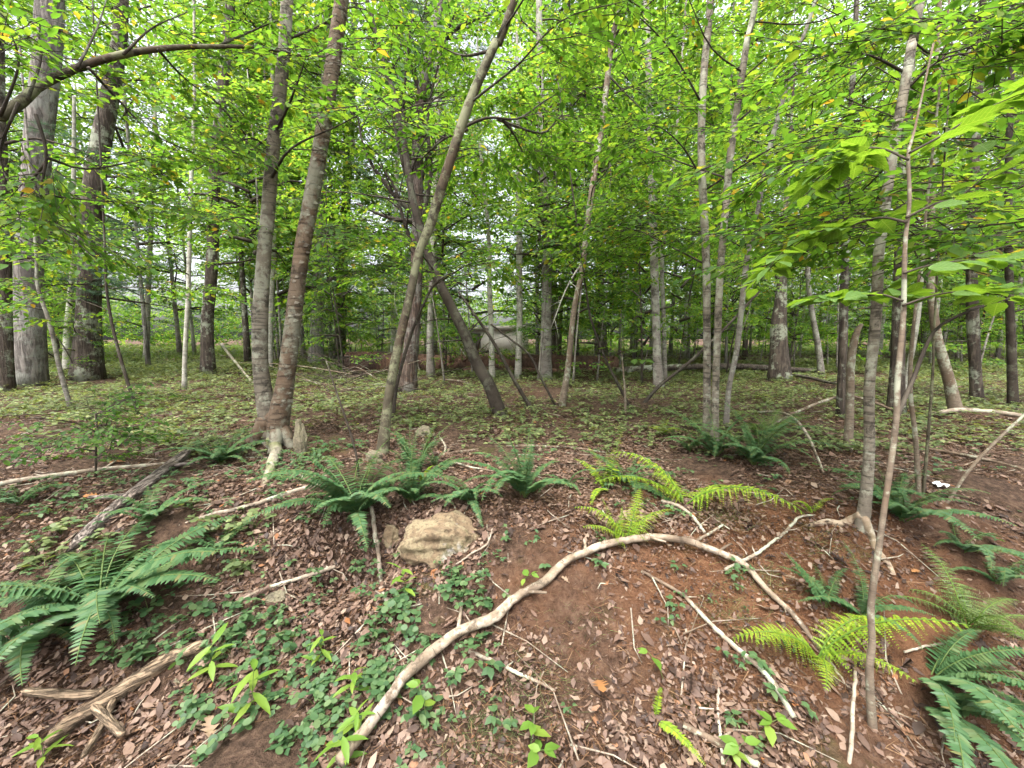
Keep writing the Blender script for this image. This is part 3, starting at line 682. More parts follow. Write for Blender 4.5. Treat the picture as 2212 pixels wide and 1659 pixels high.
# arching tree that enters at the upper left
b0 = np.array([-4.15, 2.55, 0.0]); b0[2] = float(hgt(b0[0], b0[1]))
t = Tree("arching_tree", "bent mossy bough arching in across the upper left with yellowing leaves", b0)
pth = [b0 - [0, 0, .05], b0 + [.05, .05, .9]] + px_path([(-60, 300), (0, 252), (50, 217), (83, 187), (167, 147), (267, 117), (367, 103), (470, 100), (560, 103), (640, 118), (700, 122)], 2.6, 3.5)
ws = [.075, .07] + [pxr(a, p) for a, p in zip([30, 28, 26, 22, 19, 17, 13, 9, 7, 5, 4], pth[2:])]
PR = catmull(np.column_stack([pth, ws]), 60); t.P, t.r = PR[:, :3], PR[:, 3]; t.stem(t.P, t.r, M['smooth_green'], 12, .05)
for pts, D0, D1, n in (([(77, 247), (100, 333), (87, 433), (130, 490), (200, 553)], 2.7, 2.7, 3), ([(100, 340), (190, 365), (330, 340)], 2.7, 3.2, 4), ([(60, 215), (90, 110), (60, 30)], 2.7, 3.0, 4), ([(167, 147), (210, 60), (230, 0)], 2.8, 3.3, 4), ([(190, 145), (260, 220), (330, 290), (420, 330)], 2.8, 3.4, 4), ([(267, 117), (330, 60), (420, 20)], 3.0, 3.4, 3), ([(40, 222), (0, 330), (30, 420)], 2.7, 2.7, 3), ([(340, 106), (400, 170), (480, 230)], 3.1, 3.6, 4), ([(470, 100), (560, 60), (640, 30)], 3.3, 3.8, 3), ([(100, 350), (60, 400), (20, 460)], 2.7, 2.8, 3), ([(0, 252), (40, 140), (20, 60)], 2.6, 2.6, 4), ([(90, 420), (170, 430), (300, 440)], 2.8, 3.4, 4)):
    e = t.branch(px_path(pts, D0, D1), .010, .003, M['dark'], 4); t.leaves(e, n, .8, 'mid', .1)
t.finish(KINDS)

# ------------------------------------------------------------------ deeper wood: shared crowns, own trunks
def crown_variant(seed, H, h0, Rm, nb, spb, kinds, mat, sc, name="crown"):
    g = np.random.default_rng(seed); pos, dirs, roll, scl, wood = [], [], [], [], []
    for i in range(nb):
        t_ = (i + .5) / nb; z = h0 + (H - h0) * t_ ** .92; a = i * 2.4 + g.uniform(-.5, .5)
        l = Rm * max(.25, math.sin(PI * (.18 + .74 * t_)) ** .7) * g.uniform(.55, 1.15); el = g.uniform(.05, .7)
        d = np.array([math.cos(a) * math.cos(el), math.sin(a) * math.cos(el), math.sin(el)]); p = np.array([0, 0, z])
        pts = catmull([p, p + d * l * .5 + g.normal(0, .06 * l, 3), p + d * l + g.normal(0, .06 * l, 3) - [0, 0, .2 * l]], 6)
        wood.append(tube(pts, np.linspace(.035 * (1.2 - t_), .006, 6), 4))
        for q in range(spb):
            u = .3 + .7 * (q + g.uniform(0, 1)) / spb; P_ = pts[min(5, int(u * 5))] + g.normal(0, .33, 3) * [1, 1, .35]
            an = a + g.normal(0, .9); pos.append(P_); dirs.append([math.cos(an), math.sin(an), g.normal(-.12, .15)]); roll.append(g.normal(0, .3)); scl.append(sc * g.uniform(.7, 1.25))
    V, F = join(wood)
    return crown_mesh(name, kinds, pos, dirs, roll, scl, mat, M['twig'], False), mesh("branchwork", V, F, (M['dark'],), True)

TALL = [crown_variant(100 + i, 14, [1.6, 3.0, 4.5, 2.2][i % 4], [2.6, 2.2, 2.4, 2.9][i % 4], 40, 6, SPR_FAR, M['leaf_far'] if i % 3 else M['leaf_far_blue'], 1.35) for i in range(6)]
LOW = [crown_variant(200 + i, 5.0, [.35, 1.7, .8, 2.2, 1.2][i], 1.3, 18, 5, SPR_FAR, M['leaf_far'] if i % 2 else M['leaf_mid'], .95) for i in range(5)]
PINE = [crown_variant(300 + i, 14, 2.0, 2.2, 40, 6, SPR_NEEDLE, M['needles'], 1.5) for i in range(2)]

# ---- mid-distance trunks read from the photograph: label, points, widths, bark, depth (None: from the foot), foliage
MIDS = [
 ("big grey furrowed pine trunk standing second from the picture's west edge", "pine_tree", [(62, 832), (65, 690), (62, 560), (80, 330), (100, 170), (108, 0)], [66, 62, 58, 58, 58, 57], 'pine', None, ('needle', 7, 1.0, 4.5, 1.8)),
 ("dark brown trunk cut off by the picture's west edge", "pine_tree", [(8, 845), (8, 690), (5, 500), (-5, 250), (-10, 0)], [40, 36, 34, 32, 30], 'pine_dark', None, ('needle', 4, 1.5, 4.5, 1.6)),
 ("thick dark pine trunk with a reddish foot beside the bright clearing", "pine_tree", [(190, 818), (190, 690), (194, 560), (202, 420), (230, 250), (255, 100), (262, 0)], [60, 52, 48, 44, 40, 32, 28], 'pine_dark', None, ('needle', 6, 1.4, 5.0, 1.8)),
 ("small white-and-black birch close against the thick dark pine", "birch_tree", [(143, 805), (146, 720), (152, 640), (158, 520)], [17, 16, 14, 12], 'pale', None, ('far', 6, 2.5, 5, 1.4)),
 ("crooked grey sapling leaning in front of the big grey pine", "sapling", [(155, 885), (130, 800), (108, 700), (82, 620), (76, 520)], [11, 11, 10, 9, 7], 'grey', None, ('mid', 5, 1.2, 2.6, .9)),
 ("thin dark stem slanting across the bright clearing", "sapling", [(302, 898), (265, 790), (240, 690), (228, 600), (225, 500)], [8, 8, 7, 6, 5], 'dark', None, ('mid', 5, 1.0, 2.6, 1.0)),
 ("pale trunk far behind the clearing", "birch_tree", [(316, 775), (318, 700), (323, 560), (330, 400), (335, 250)], [13, 12, 11, 9, 7], 'pale', None, ('far', 8, 3, 9, 2)),
 ("brown trunk with red leaves heaped at its foot between dark pine and twin birch", "oak_tree", [(449, 808), (447, 700), (459, 560), (463, 400), (480, 200), (490, 100), (498, 0)], [28, 26, 25, 25, 23, 21, 20], 'pine_dark', None, ('far', 8, 2.5, 7, 2)),
 ("thin pale lichen-grey stem at the edge of the bright clearing", "birch_tree", [(398, 842), (400, 760), (407, 620), (413, 400), (418, 280), (420, 150)], [11, 10, 10, 9, 8, 6], 'pale', None, ('mid', 7, 1.8, 5.5, 1.4)),
 ("white-barked stem seen between the two stems of the twin birch", "birch_tree", [(583, 800), (585, 690), (590, 560), (592, 400), (590, 250)], [12, 11, 11, 9, 8], 'pale', None, ('far', 6, 3, 7, 1.6)),
 ("blue-grey trunk with a pale streak just past the twin birch", "oak_tree", [(683, 788), (684, 700), (688, 600), (693, 450), (699, 300), (705, 100)], [30, 26, 25, 23, 21, 18], 'pine', None, ('far', 8, 3, 10, 2.2)),
 ("very dark trunk between the streaked grey trunk and the flaky pine", "oak_tree", [(733, 782), (736, 700), (741, 560), (750, 400), (760, 200)], [26, 23, 22, 20, 16], 'pine_dark', None, ('far', 8, 3, 10, 2)),
 ("pale lichened stem close behind the smooth leaning tree", "birch_tree", [(849, 790), (850, 700), (853, 600), (856, 450)], [14, 12, 12, 10], 'pale', None, ('far', 6, 3.5, 8, 1.6)),
 ("grey lichen-spotted stem next after the flaky pine", "birch_tree", [(930, 815), (929, 720), (934, 620), (940, 450), (945, 280)], [17, 15, 15, 13, 11], 'grey', None, ('far', 7, 3, 7, 1.8)),
 ("slim whitish stem rising out of the fallen log's root end", "birch_tree", [(1063, 818), (1062, 740), (1058, 640), (1055, 500), (1040, 350), (1035, 200)], [13, 11, 11, 9, 8, 6], 'pale', None, ('far', 6, 3, 7, 1.6)),
 ("pale grey dead-topped stem between the log's roots and the centre birch", "birch_tree", [(1118, 818), (1122, 700), (1122, 553), (1121, 420), (1120, 360)], [14, 13, 13, 12, 9], 'pale', None, ('far', 3, 2, 3, 1.2)),
 ("tall straight silvery birch with a yellow-leaved foot at the centre", "birch_tree", [(1176, 820), (1180, 700), (1182, 560), (1180, 467), (1170, 333), (1167, 200), (1165, 60)], [27, 22, 21, 19, 18, 16, 14], 'grey', None, ('far', 9, 3, 8, 1.8)),
 ("pale thin stem forking away from the silvery centre birch", "birch_tree", [(1190, 800), (1188, 560), (1190, 420), (1203, 300), (1217, 100)], [11, 10, 11, 10, 8], 'pale', 13.0, ('far', 7, 3.5, 9, 1.6)),
 ("dark trunk half hidden behind the silvery centre birch", "oak_tree", [(1197, 795), (1197, 680), (1195, 553), (1198, 450)], [17, 16, 15, 12], 'pine_dark', None, ('far', 7, 3, 9, 2)),
 ("thick dark trunk standing past the log, right of the curved slender tree", "oak_tree", [(1302, 796), (1300, 720), (1298, 640), (1297, 520), (1300, 400)], [22, 18, 17, 15, 13], 'pine_dark', None, ('far', 9, 2.5, 10, 2.2)),
 ("speckled grey-white birch with an orange foot between log and clump of three", "birch_tree", [(1424, 838), (1420, 786), (1413, 553), (1410, 467), (1407, 333), (1403, 217), (1400, 100), (1395, 0)], [21, 18, 17, 17, 16, 15, 14, 13], 'grey', None, ('far', 8, 2.8, 6.5, 1.6)),
 ("thin stem pressed close beside the speckled grey-white birch", "birch_tree", [(1437, 826), (1434, 700), (1430, 560), (1443, 460), (1452, 400), (1462, 280)], [10, 9, 9, 8, 7, 6], 'grey', None, ('far', 6, 2.8, 6, 1.3)),
 ("bare dark pole leaning steeply behind the speckled birch", "sapling", [(1385, 872), (1424, 834), (1480, 790), (1560, 715), (1640, 630)], [8, 8, 7, 6, 5], 'dark', None, None),
 ("thin dark pole leaning left across the centre ground cover", "sapling", [(1155, 886), (1110, 820), (1070, 746), (1030, 686), (990, 630)], [9, 8, 7, 6, 5], 'dark', None, None),
 ("thinnest dark wand bent left beside the curved slender tree", "sapling", [(1205, 878), (1167, 813), (1143, 766), (1103, 733), (1060, 700)], [6, 5, 5, 4, 4], 'dark', None, None),
 ("dark wand leaning left in front of the log's right half", "sapling", [(1370, 888), (1335, 830), (1310, 780), (1280, 700), (1265, 620)], [7, 6, 5, 5, 4], 'dark', None, ('mid', 3, 1.4, 2.4, .8)),
 ("broken old snag with dark hollow bark and crooked limbs", "dead_tree", [(1684, 822), (1683, 760), (1682, 700), (1686, 660), (1692, 560), (1697, 470)], [44, 36, 33, 27, 16, 9], 'pine_dark', None, ('mid', 4, 1.8, 3.6, 1.3)),
 ("grey leaning trunk just beyond the broken old snag", "oak_tree", [(1776, 815), (1768, 750), (1755, 680), (1745, 600), (1742, 470)], [14, 13, 12, 11, 9], 'grey', None, ('far', 6, 2.2, 6, 1.6)),
 ("brown snapped stub with a split top left of the bank-edge birch", "dead_tree", [(1832, 972), (1836, 880), (1838, 780), (1850, 720), (1862, 700)], [20, 18, 18, 15, 8], 'sapling', None, None),
 ("dark trunk directly behind the brown snapped stub", "oak_tree", [(1818, 900), (1820, 800), (1822, 700), (1825, 560), (1830, 420)], [22, 20, 19, 17, 15], 'pine_dark', None, ('mid', 7, 1.8, 4.5, 1.6)),
 ("stout brown trunk seen between the bank-edge birch and the nearest sapling", "oak_tree", [(1936, 890), (1938, 800), (1942, 690), (1946, 560), (1952, 400)], [36, 31, 29, 27, 24], 'pine_dark', None, ('mid', 8, 1.6, 4.8, 1.8)),
 ("slanting white birch behind the nearest sapling", "birch_tree", [(1953, 866), (1962, 800), (1974, 740), (1986, 660), (1995, 540)], [13, 12, 11, 10, 9], 'pale', None, ('mid', 5, 1.8, 4, 1.2)),
 ("wand-thin sapling just right of the nearest sapling", "sapling", [(1988, 1075), (1978, 950), (1966, 840), (1972, 720), (1985, 600)], [12, 11, 10, 8, 6], 'sapling', None, ('mid', 5, 1.2, 2.2, .7)),
 ("thin greenish sapling leaning right above the white scrap", "sapling", [(1994, 1075), (2004, 950), (2015, 800), (2022, 640)], [8, 7, 6, 5], 'smooth_green', None, ('mid', 5, 1.2, 2.2, .7)),
 ("brown trunk leaning left deep on the east side", "oak_tree", [(2068, 892), (2052, 830), (2035, 770), (2022, 715), (2010, 600), (2012, 450)], [28, 25, 23, 21, 18, 15], 'sapling', None, ('mid', 8, 1.5, 4.4, 1.6)),
 ("upright dark trunk with a burl between the east leaning trunk and the edge", "oak_tree", [(2112, 870), (2106, 780), (2102, 690), (2100, 560), (2104, 400)], [26, 25, 27, 22, 20], 'pine_dark', None, ('mid', 8, 1.5, 4.6, 1.8)),
 ("slim dark trunk at the picture's east edge", "oak_tree", [(2190, 880), (2185, 760), (2180, 620), (2178, 420)], [22, 20, 18, 16], 'dark', None, ('mid', 8, 1.2, 4.4, 1.6)),
 ("thin stem slanting right in from the east edge over the white scrap", "sapling", [(2034, 1090), (2090, 1020), (2150, 955), (2212, 896), (2290, 820)], [9, 8, 8, 7, 6], 'sapling', None, None),
 ("thin stem standing alone in the ferns left of the flaky pine", "sapling", [(776, 1040), (770, 985), (752, 920), (728, 850), (705, 780)], [6, 5, 5, 4, 3], 'dark', None, None),
 ("dark wisp of a stem hugging the smooth leaning tree", "sapling", [(848, 905), (858, 830), (882, 740), (905, 680), (937, 616), (975, 590)], [8, 7, 7, 6, 5, 3], 'dark', None, None),
]
for lab, nm, pts, w, mt, D, fol in MIDS:
    gd = (D if D else ground(*pts[0])[1])
    t = px_tree(nm, lab, pts, w, M[mt], D, ext=0 if fol is None else min(5, 1.5 + gd * .2), sides=12, samples=36)
    if fol:
        k, n, z0, z1, L = fol
        auto(t, n, z0, z1, L, k, 4 if k != 'needle' else 3, (1.25 if k == 'far' else 1.0), 4 if k == 'far' else 3, thin=.35, elev=.15 if k == 'needle' else .35, jit=.2)
        t.finish(KINDS)
        if k == 'far' and gd > 12.3:
            cr = TALL[len(bpy.data.objects) % 6]; rz = rng.uniform(0, 6.28); sc_ = rng.uniform(.75, 1.0)
            link('branchwork', cr[1], t.root, (0, 0, 0), (0, 0, rz), sc_); link('crown', cr[0], t.root, (0, 0, 0), (0, 0, rz), sc_)

def deep_tree(name, label, x, y, r, H, crown, mat, group, bend=.2):
    z = float(hgt(x, y)); base = np.array([x, y, z]); T = Tree(name, label, base, group)
    lx, ly = rng.normal(0, bend, 2)
    P = catmull([base - [0, 0, .08], base + [lx * .2, ly * .2, H * .3], base + [lx * .5, ly * .5, H * .65], base + [lx * .4, ly * .4, H]], 14)
    T.stem(P, np.linspace(r, r * .3, 14) * (1 + .4 * np.exp(-np.arange(14) / .8)), mat, 8, .06)
    s = H / (14 if crown in TALL or crown in PINE else 5.0) * .97; rz = rng.uniform(0, 6.28)
    link("branchwork", crown[1], T.root, (0, 0, 0), (0, 0, rz), s); link("crown", crown[0], T.root, (0, 0, 0), (0, 0, rz), s)
    return T
g = np.random.default_rng(21)
def zone(x, y):
    px = 1106 + FOC * x / y
    return ("west of the thick dark pine" if px < 200 else "behind the bright clearing" if px < 540 else "between the twin birch and the flaky pine" if px < 900 else
            "behind the fallen log and the centre birch" if px < 1300 else "between the log and the clump of three" if px < 1560 else "behind the broken old snag" if px < 1860 else "on the far east side")
REF = [(62, "big grey pine"), (146, "small white-and-black birch"), (190, "thick dark pine"), (250, "thin slanting dark stem"), (316, "pale trunk past the clearing"), (398, "pale lichen-grey stem"), (448, "red-footed brown trunk"), (565, "twin birch's straighter stem"), (625, "twin birch's leaning stem"), (684, "streaked blue-grey trunk"), (734, "very dark trunk"), (852, "smooth leaning tree"), (885, "flaky pine"), (930, "lichen-spotted stem"), (1003, "dark left-leaning trunk"), (1063, "slim whitish stem"), (1120, "dead-topped stem"), (1178, "silvery centre birch"), (1232, "slender curved tree"), (1301, "thick trunk past the log"), (1421, "speckled birch"), (1527, "clump's straightest stem"), (1592, "clump's thinnest stem"), (1684, "broken old snag"), (1770, "grey leaning trunk"), (1820, "snapped stub"), (1880, "bank-edge birch"), (1942, "nearest sapling"), (2050, "east leaning trunk"), (2106, "trunk with a burl"), (2187, "east-edge trunk")]
def where(x, y):
    px = 1106 + FOC * x / y; d, nm = min(REF, key=lambda r: abs(r[0] - px)); far = "far behind" if y > 22 else "well behind" if y > 16 else "behind"
    return f"{far} and just {'left' if px < d else 'right'} of the {nm}"
bk = ['grey', 'pale', 'pine_dark', 'pale', 'grey', 'pine']; adj = {'pine_dark': 'dark', 'grey': 'grey', 'pale': 'pale', 'pine': 'furrowed'}
placed = []
def free(x, y, dmin):
    if any((x - a) ** 2 + (y - b) ** 2 < dmin ** 2 for a, b in placed): return False
    placed.append((x, y)); return True
n = 0
for tries in range(3000):
    y = 12.6 + 14.5 * g.random() ** .9; x = g.uniform(-1.4, 1.4) * y
    if -17 < x + .0 < -6 and 14 < y < 24 and (x / y < -.68): continue         # the bright clearing
    pq = 1106 + FOC * x / y
    if (140 < pq < 470 or 740 < pq < 900 or 1010 < pq < 1150) and tries % 7: continue      # thinner canopy where sky shows
    if -.14 < x / y < .03 and n % 4: continue        # thinner wood in front of the shed
    if not free(x, y, 1.9): continue
    m_ = bk[n % 6]; z_ = zone(x, y)
    deep_tree("forest_tree", f"tall {adj[m_]} forest tree {where(x, y)}", x, y, g.uniform(.035, .10), g.uniform(14, 21), TALL[n % 6] if n % 9 else PINE[n % 2], M[m_], f"deep {adj[m_]} trees {z_}", .5)
    n += 1
    if n >= 80: break
n = 0
for tries in range(3000):
    y = 8.5 + 20 * g.random() ** .9; x = g.uniform(-1.3, 1.3) * y
    if (x / y < -.62) and (x / y > -1.08) and 10 < y: continue
    if -.12 < x / y < .02 and y > 11: continue
    if not free(x, y, .6): continue
    z_ = zone(x, y)
    hh = g.uniform(2.2, 6.5)
    deep_tree("understory_sapling", f"{'short' if hh < 3.5 else 'lanky' if hh > 5.2 else 'slim'} {'grey' if n % 3 else 'dark'}-stemmed leafy sapling {where(x, y)}", x, y, g.uniform(.012, .03), hh, LOW[n % 5], M['grey' if n % 3 else 'dark'], f"saplings {z_}", .5)
    n += 1
    if n >= 160: break

# far wall of woodland
g = np.random.default_rng(31); k = 4400
y = g.uniform(36, 58, k); x = g.uniform(-1.4, 1.4, k) * y; z = 22 * g.random(k) ** 1.25; z[:2000] = 5.5 * g.random(2000); y[:2000] = 36 + 4 * g.random(2000)
an = g.uniform(0, 6.28, k)
fw = crown_mesh("treeline", SPR_FAR, np.stack([x, y, z], -1), np.stack([np.cos(an), np.sin(an), g.normal(-.1, .15, k)], -1), g.normal(0, .4, k), g.uniform(2.2, 4.2, k), M['leaf_far'], M['twig'], False)
tag(link("treeline", fw), "hazy green mass of far woodland closing the view", None, None, "stuff")

# bright grass clearing on the left
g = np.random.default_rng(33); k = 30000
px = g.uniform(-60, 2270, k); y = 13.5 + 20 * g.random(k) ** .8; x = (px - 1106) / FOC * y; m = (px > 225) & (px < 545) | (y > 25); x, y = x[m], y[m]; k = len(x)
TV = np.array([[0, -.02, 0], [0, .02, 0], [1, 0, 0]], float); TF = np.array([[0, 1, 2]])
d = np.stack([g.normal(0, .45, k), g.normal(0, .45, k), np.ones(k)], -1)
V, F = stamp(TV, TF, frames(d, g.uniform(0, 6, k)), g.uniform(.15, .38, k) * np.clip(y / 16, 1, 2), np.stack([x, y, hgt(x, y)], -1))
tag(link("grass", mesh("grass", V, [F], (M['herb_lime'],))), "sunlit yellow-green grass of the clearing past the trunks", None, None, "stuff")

# pale shed far behind the log
sb = at(1085, 770, 28.0); sb[2] = float(hgt(sb[0], sb[1]))
sh = thing("shed", "low pale shed glimpsed through the trunks behind the fallen log", "shed", sb)
def boxv(x0, x1, y0, y1, z0, z1, dz=0.0):
    V = np.array([[x, y_, z + (dz if x == x1 and z == z1 else 0)] for z in (z0, z1) for y_ in (y0, y1) for x in (x0, x1)], float)
    return V, [np.array([[0, 2, 3, 1], [4, 5, 7, 6], [0, 1, 5, 4], [2, 6, 7, 3], [0, 4, 6, 2], [1, 3, 7, 5]])]
for nm, a, mt in (("wall", boxv(-2.9, 1.8, 0, 2.8, 0, 1.6, .0), 'wall_pale'), ("roof", boxv(-3.1, 2.0, -.2, 3.0, 1.6, 1.72, .28), 'roof'), ("door", boxv(-2.2, -1.5, -.03, 0.02, 0, 1.4), 'dark_door')):
    link(nm, mesh(nm, a[0], a[1], (M[mt],)), sh)

# ------------------------------------------------------------------ fallen wood
def stick(name, label, pts, w, mat, lift=.01, sides=8, cat="branch", group=None, n=None, stubs=0, rough=.07, jit=.0):
    """a branch lying on the ground through picture points"""
    gp = np.array([ground(*p) for p in pts]); lf = np.broadcast_to(np.asarray(lift, float), (len(pts),))
    ws = np.interp(np.arange(len(pts)), np.linspace(0, len(pts) - 1, len(w)), w)
    rs = np.array([.5 * a * depth(p) / FOC for a, p in zip(ws, gp)])
    gp[:, 2] += lf + rs * .6
    PR = catmull(np.column_stack([gp, rs]), n or max(12, 7 * len(pts)))
    if mat in (M['rotwood'], M['greywood']):
        u_ = np.linspace(0, 1, len(PR)); PR[:, 3] *= np.clip(.45 + 9 * np.minimum(u_, 1 - u_), 0, 1); PR[:, 2] -= PR[:, 3] * .35
    if jit:
        gg = np.random.default_rng(len(bpy.data.objects)); PR[1:-1, :3] += gg.normal(0, jit, (len(PR) - 2, 3)) * [1, 1, .4]
    o = PR[0, :3].copy(); V, F = tube(PR[:, :3], PR[:, 3], sides, rough, len(bpy.data.objects), .10 if mat in (M['rotwood'], M['greywood']) else 0)
    root = thing(name, label, cat, o, group)
    hd = PR[-1, :3] - PR[0, :3]; hd = math.atan2(hd[1], hd[0]); c_, s_ = math.cos(hd), math.sin(hd); Vl = V - o
    link("stem", mesh("stem", np.stack([Vl[:, 0] * c_ + Vl[:, 1] * s_, -Vl[:, 0] * s_ + Vl[:, 1] * c_, Vl[:, 2]], -1), F, (mat,), True), root, (0, 0, 0), (0, 0, hd))
    root["kind"] = "thing"
    for q in range(stubs):
        i = int(len(PR) * (.15 + .75 * (q + .4) / stubs)); d = PR[i + 1, :3] - PR[i, :3]; d /= np.linalg.norm(d)
        s_ = np.cross(d, [0, 0, 1]) * (1 if q % 2 else -1) + d * .5 + np.array([0, 0, .25]); r = PR[i, 3]; l = r * rng.uniform(3, 7)
        v, f = tube(np.array([PR[i, :3], PR[i, :3] + s_ * l * .6, PR[i, :3] + s_ * l + rng.normal(0, .004, 3)]), [r * .5, r * .4, r * .25], 6, .05)
        link("side_twig", mesh("side_twig", v - o, f, (mat,), True), root)
    return root, PR, o

A, PRa, oa = stick("fallen_branch", "long pale arched fallen branch with dark rings curving across the foreground", [(735, 1690), (757, 1659), (804, 1600), (870, 1503), (917, 1456), (990, 1393), (1070, 1356), (1113, 1313), (1177, 1276), (1230, 1230), (1303, 1200), (1370, 1185), (1420, 1182), (1475, 1186), (1542, 1206), (1602, 1232), (1648, 1276), (1688, 1313), (1725, 1350), (1795, 1440), (1842, 1506), (1885, 1600)],
      [26, 25, 23, 21, 23, 19, 21, 17, 19, 16, 17, 15, 15.5, 14, 13.5, 13, 12, 11, 10.5, 9.5, 9, 8], M['arch'], [.07, .07, .07, .065, .06, .05, .045, .04, .04, .045, .045, .045, .045, .04, .035, .03, .02, .015, .01, .0, -.005, -.01], 14, n=150, rough=.13, stubs=6, jit=.0022)
for q in range(9):
    i = 8 + q * 13 + int(rng.integers(0, 4)); d = PRa[i + 1, :3] - PRa[i, :3]; d /= np.linalg.norm(d)
    v, f = tube(np.array([PRa[i, :3] - d * .0013, PRa[i, :3] + d * .0013]), PRa[i, 3] * 1.035, 14, .05, q); link("bark_ring", mesh("bark_ring", v - oa, f, (M['ring'],), True), A)

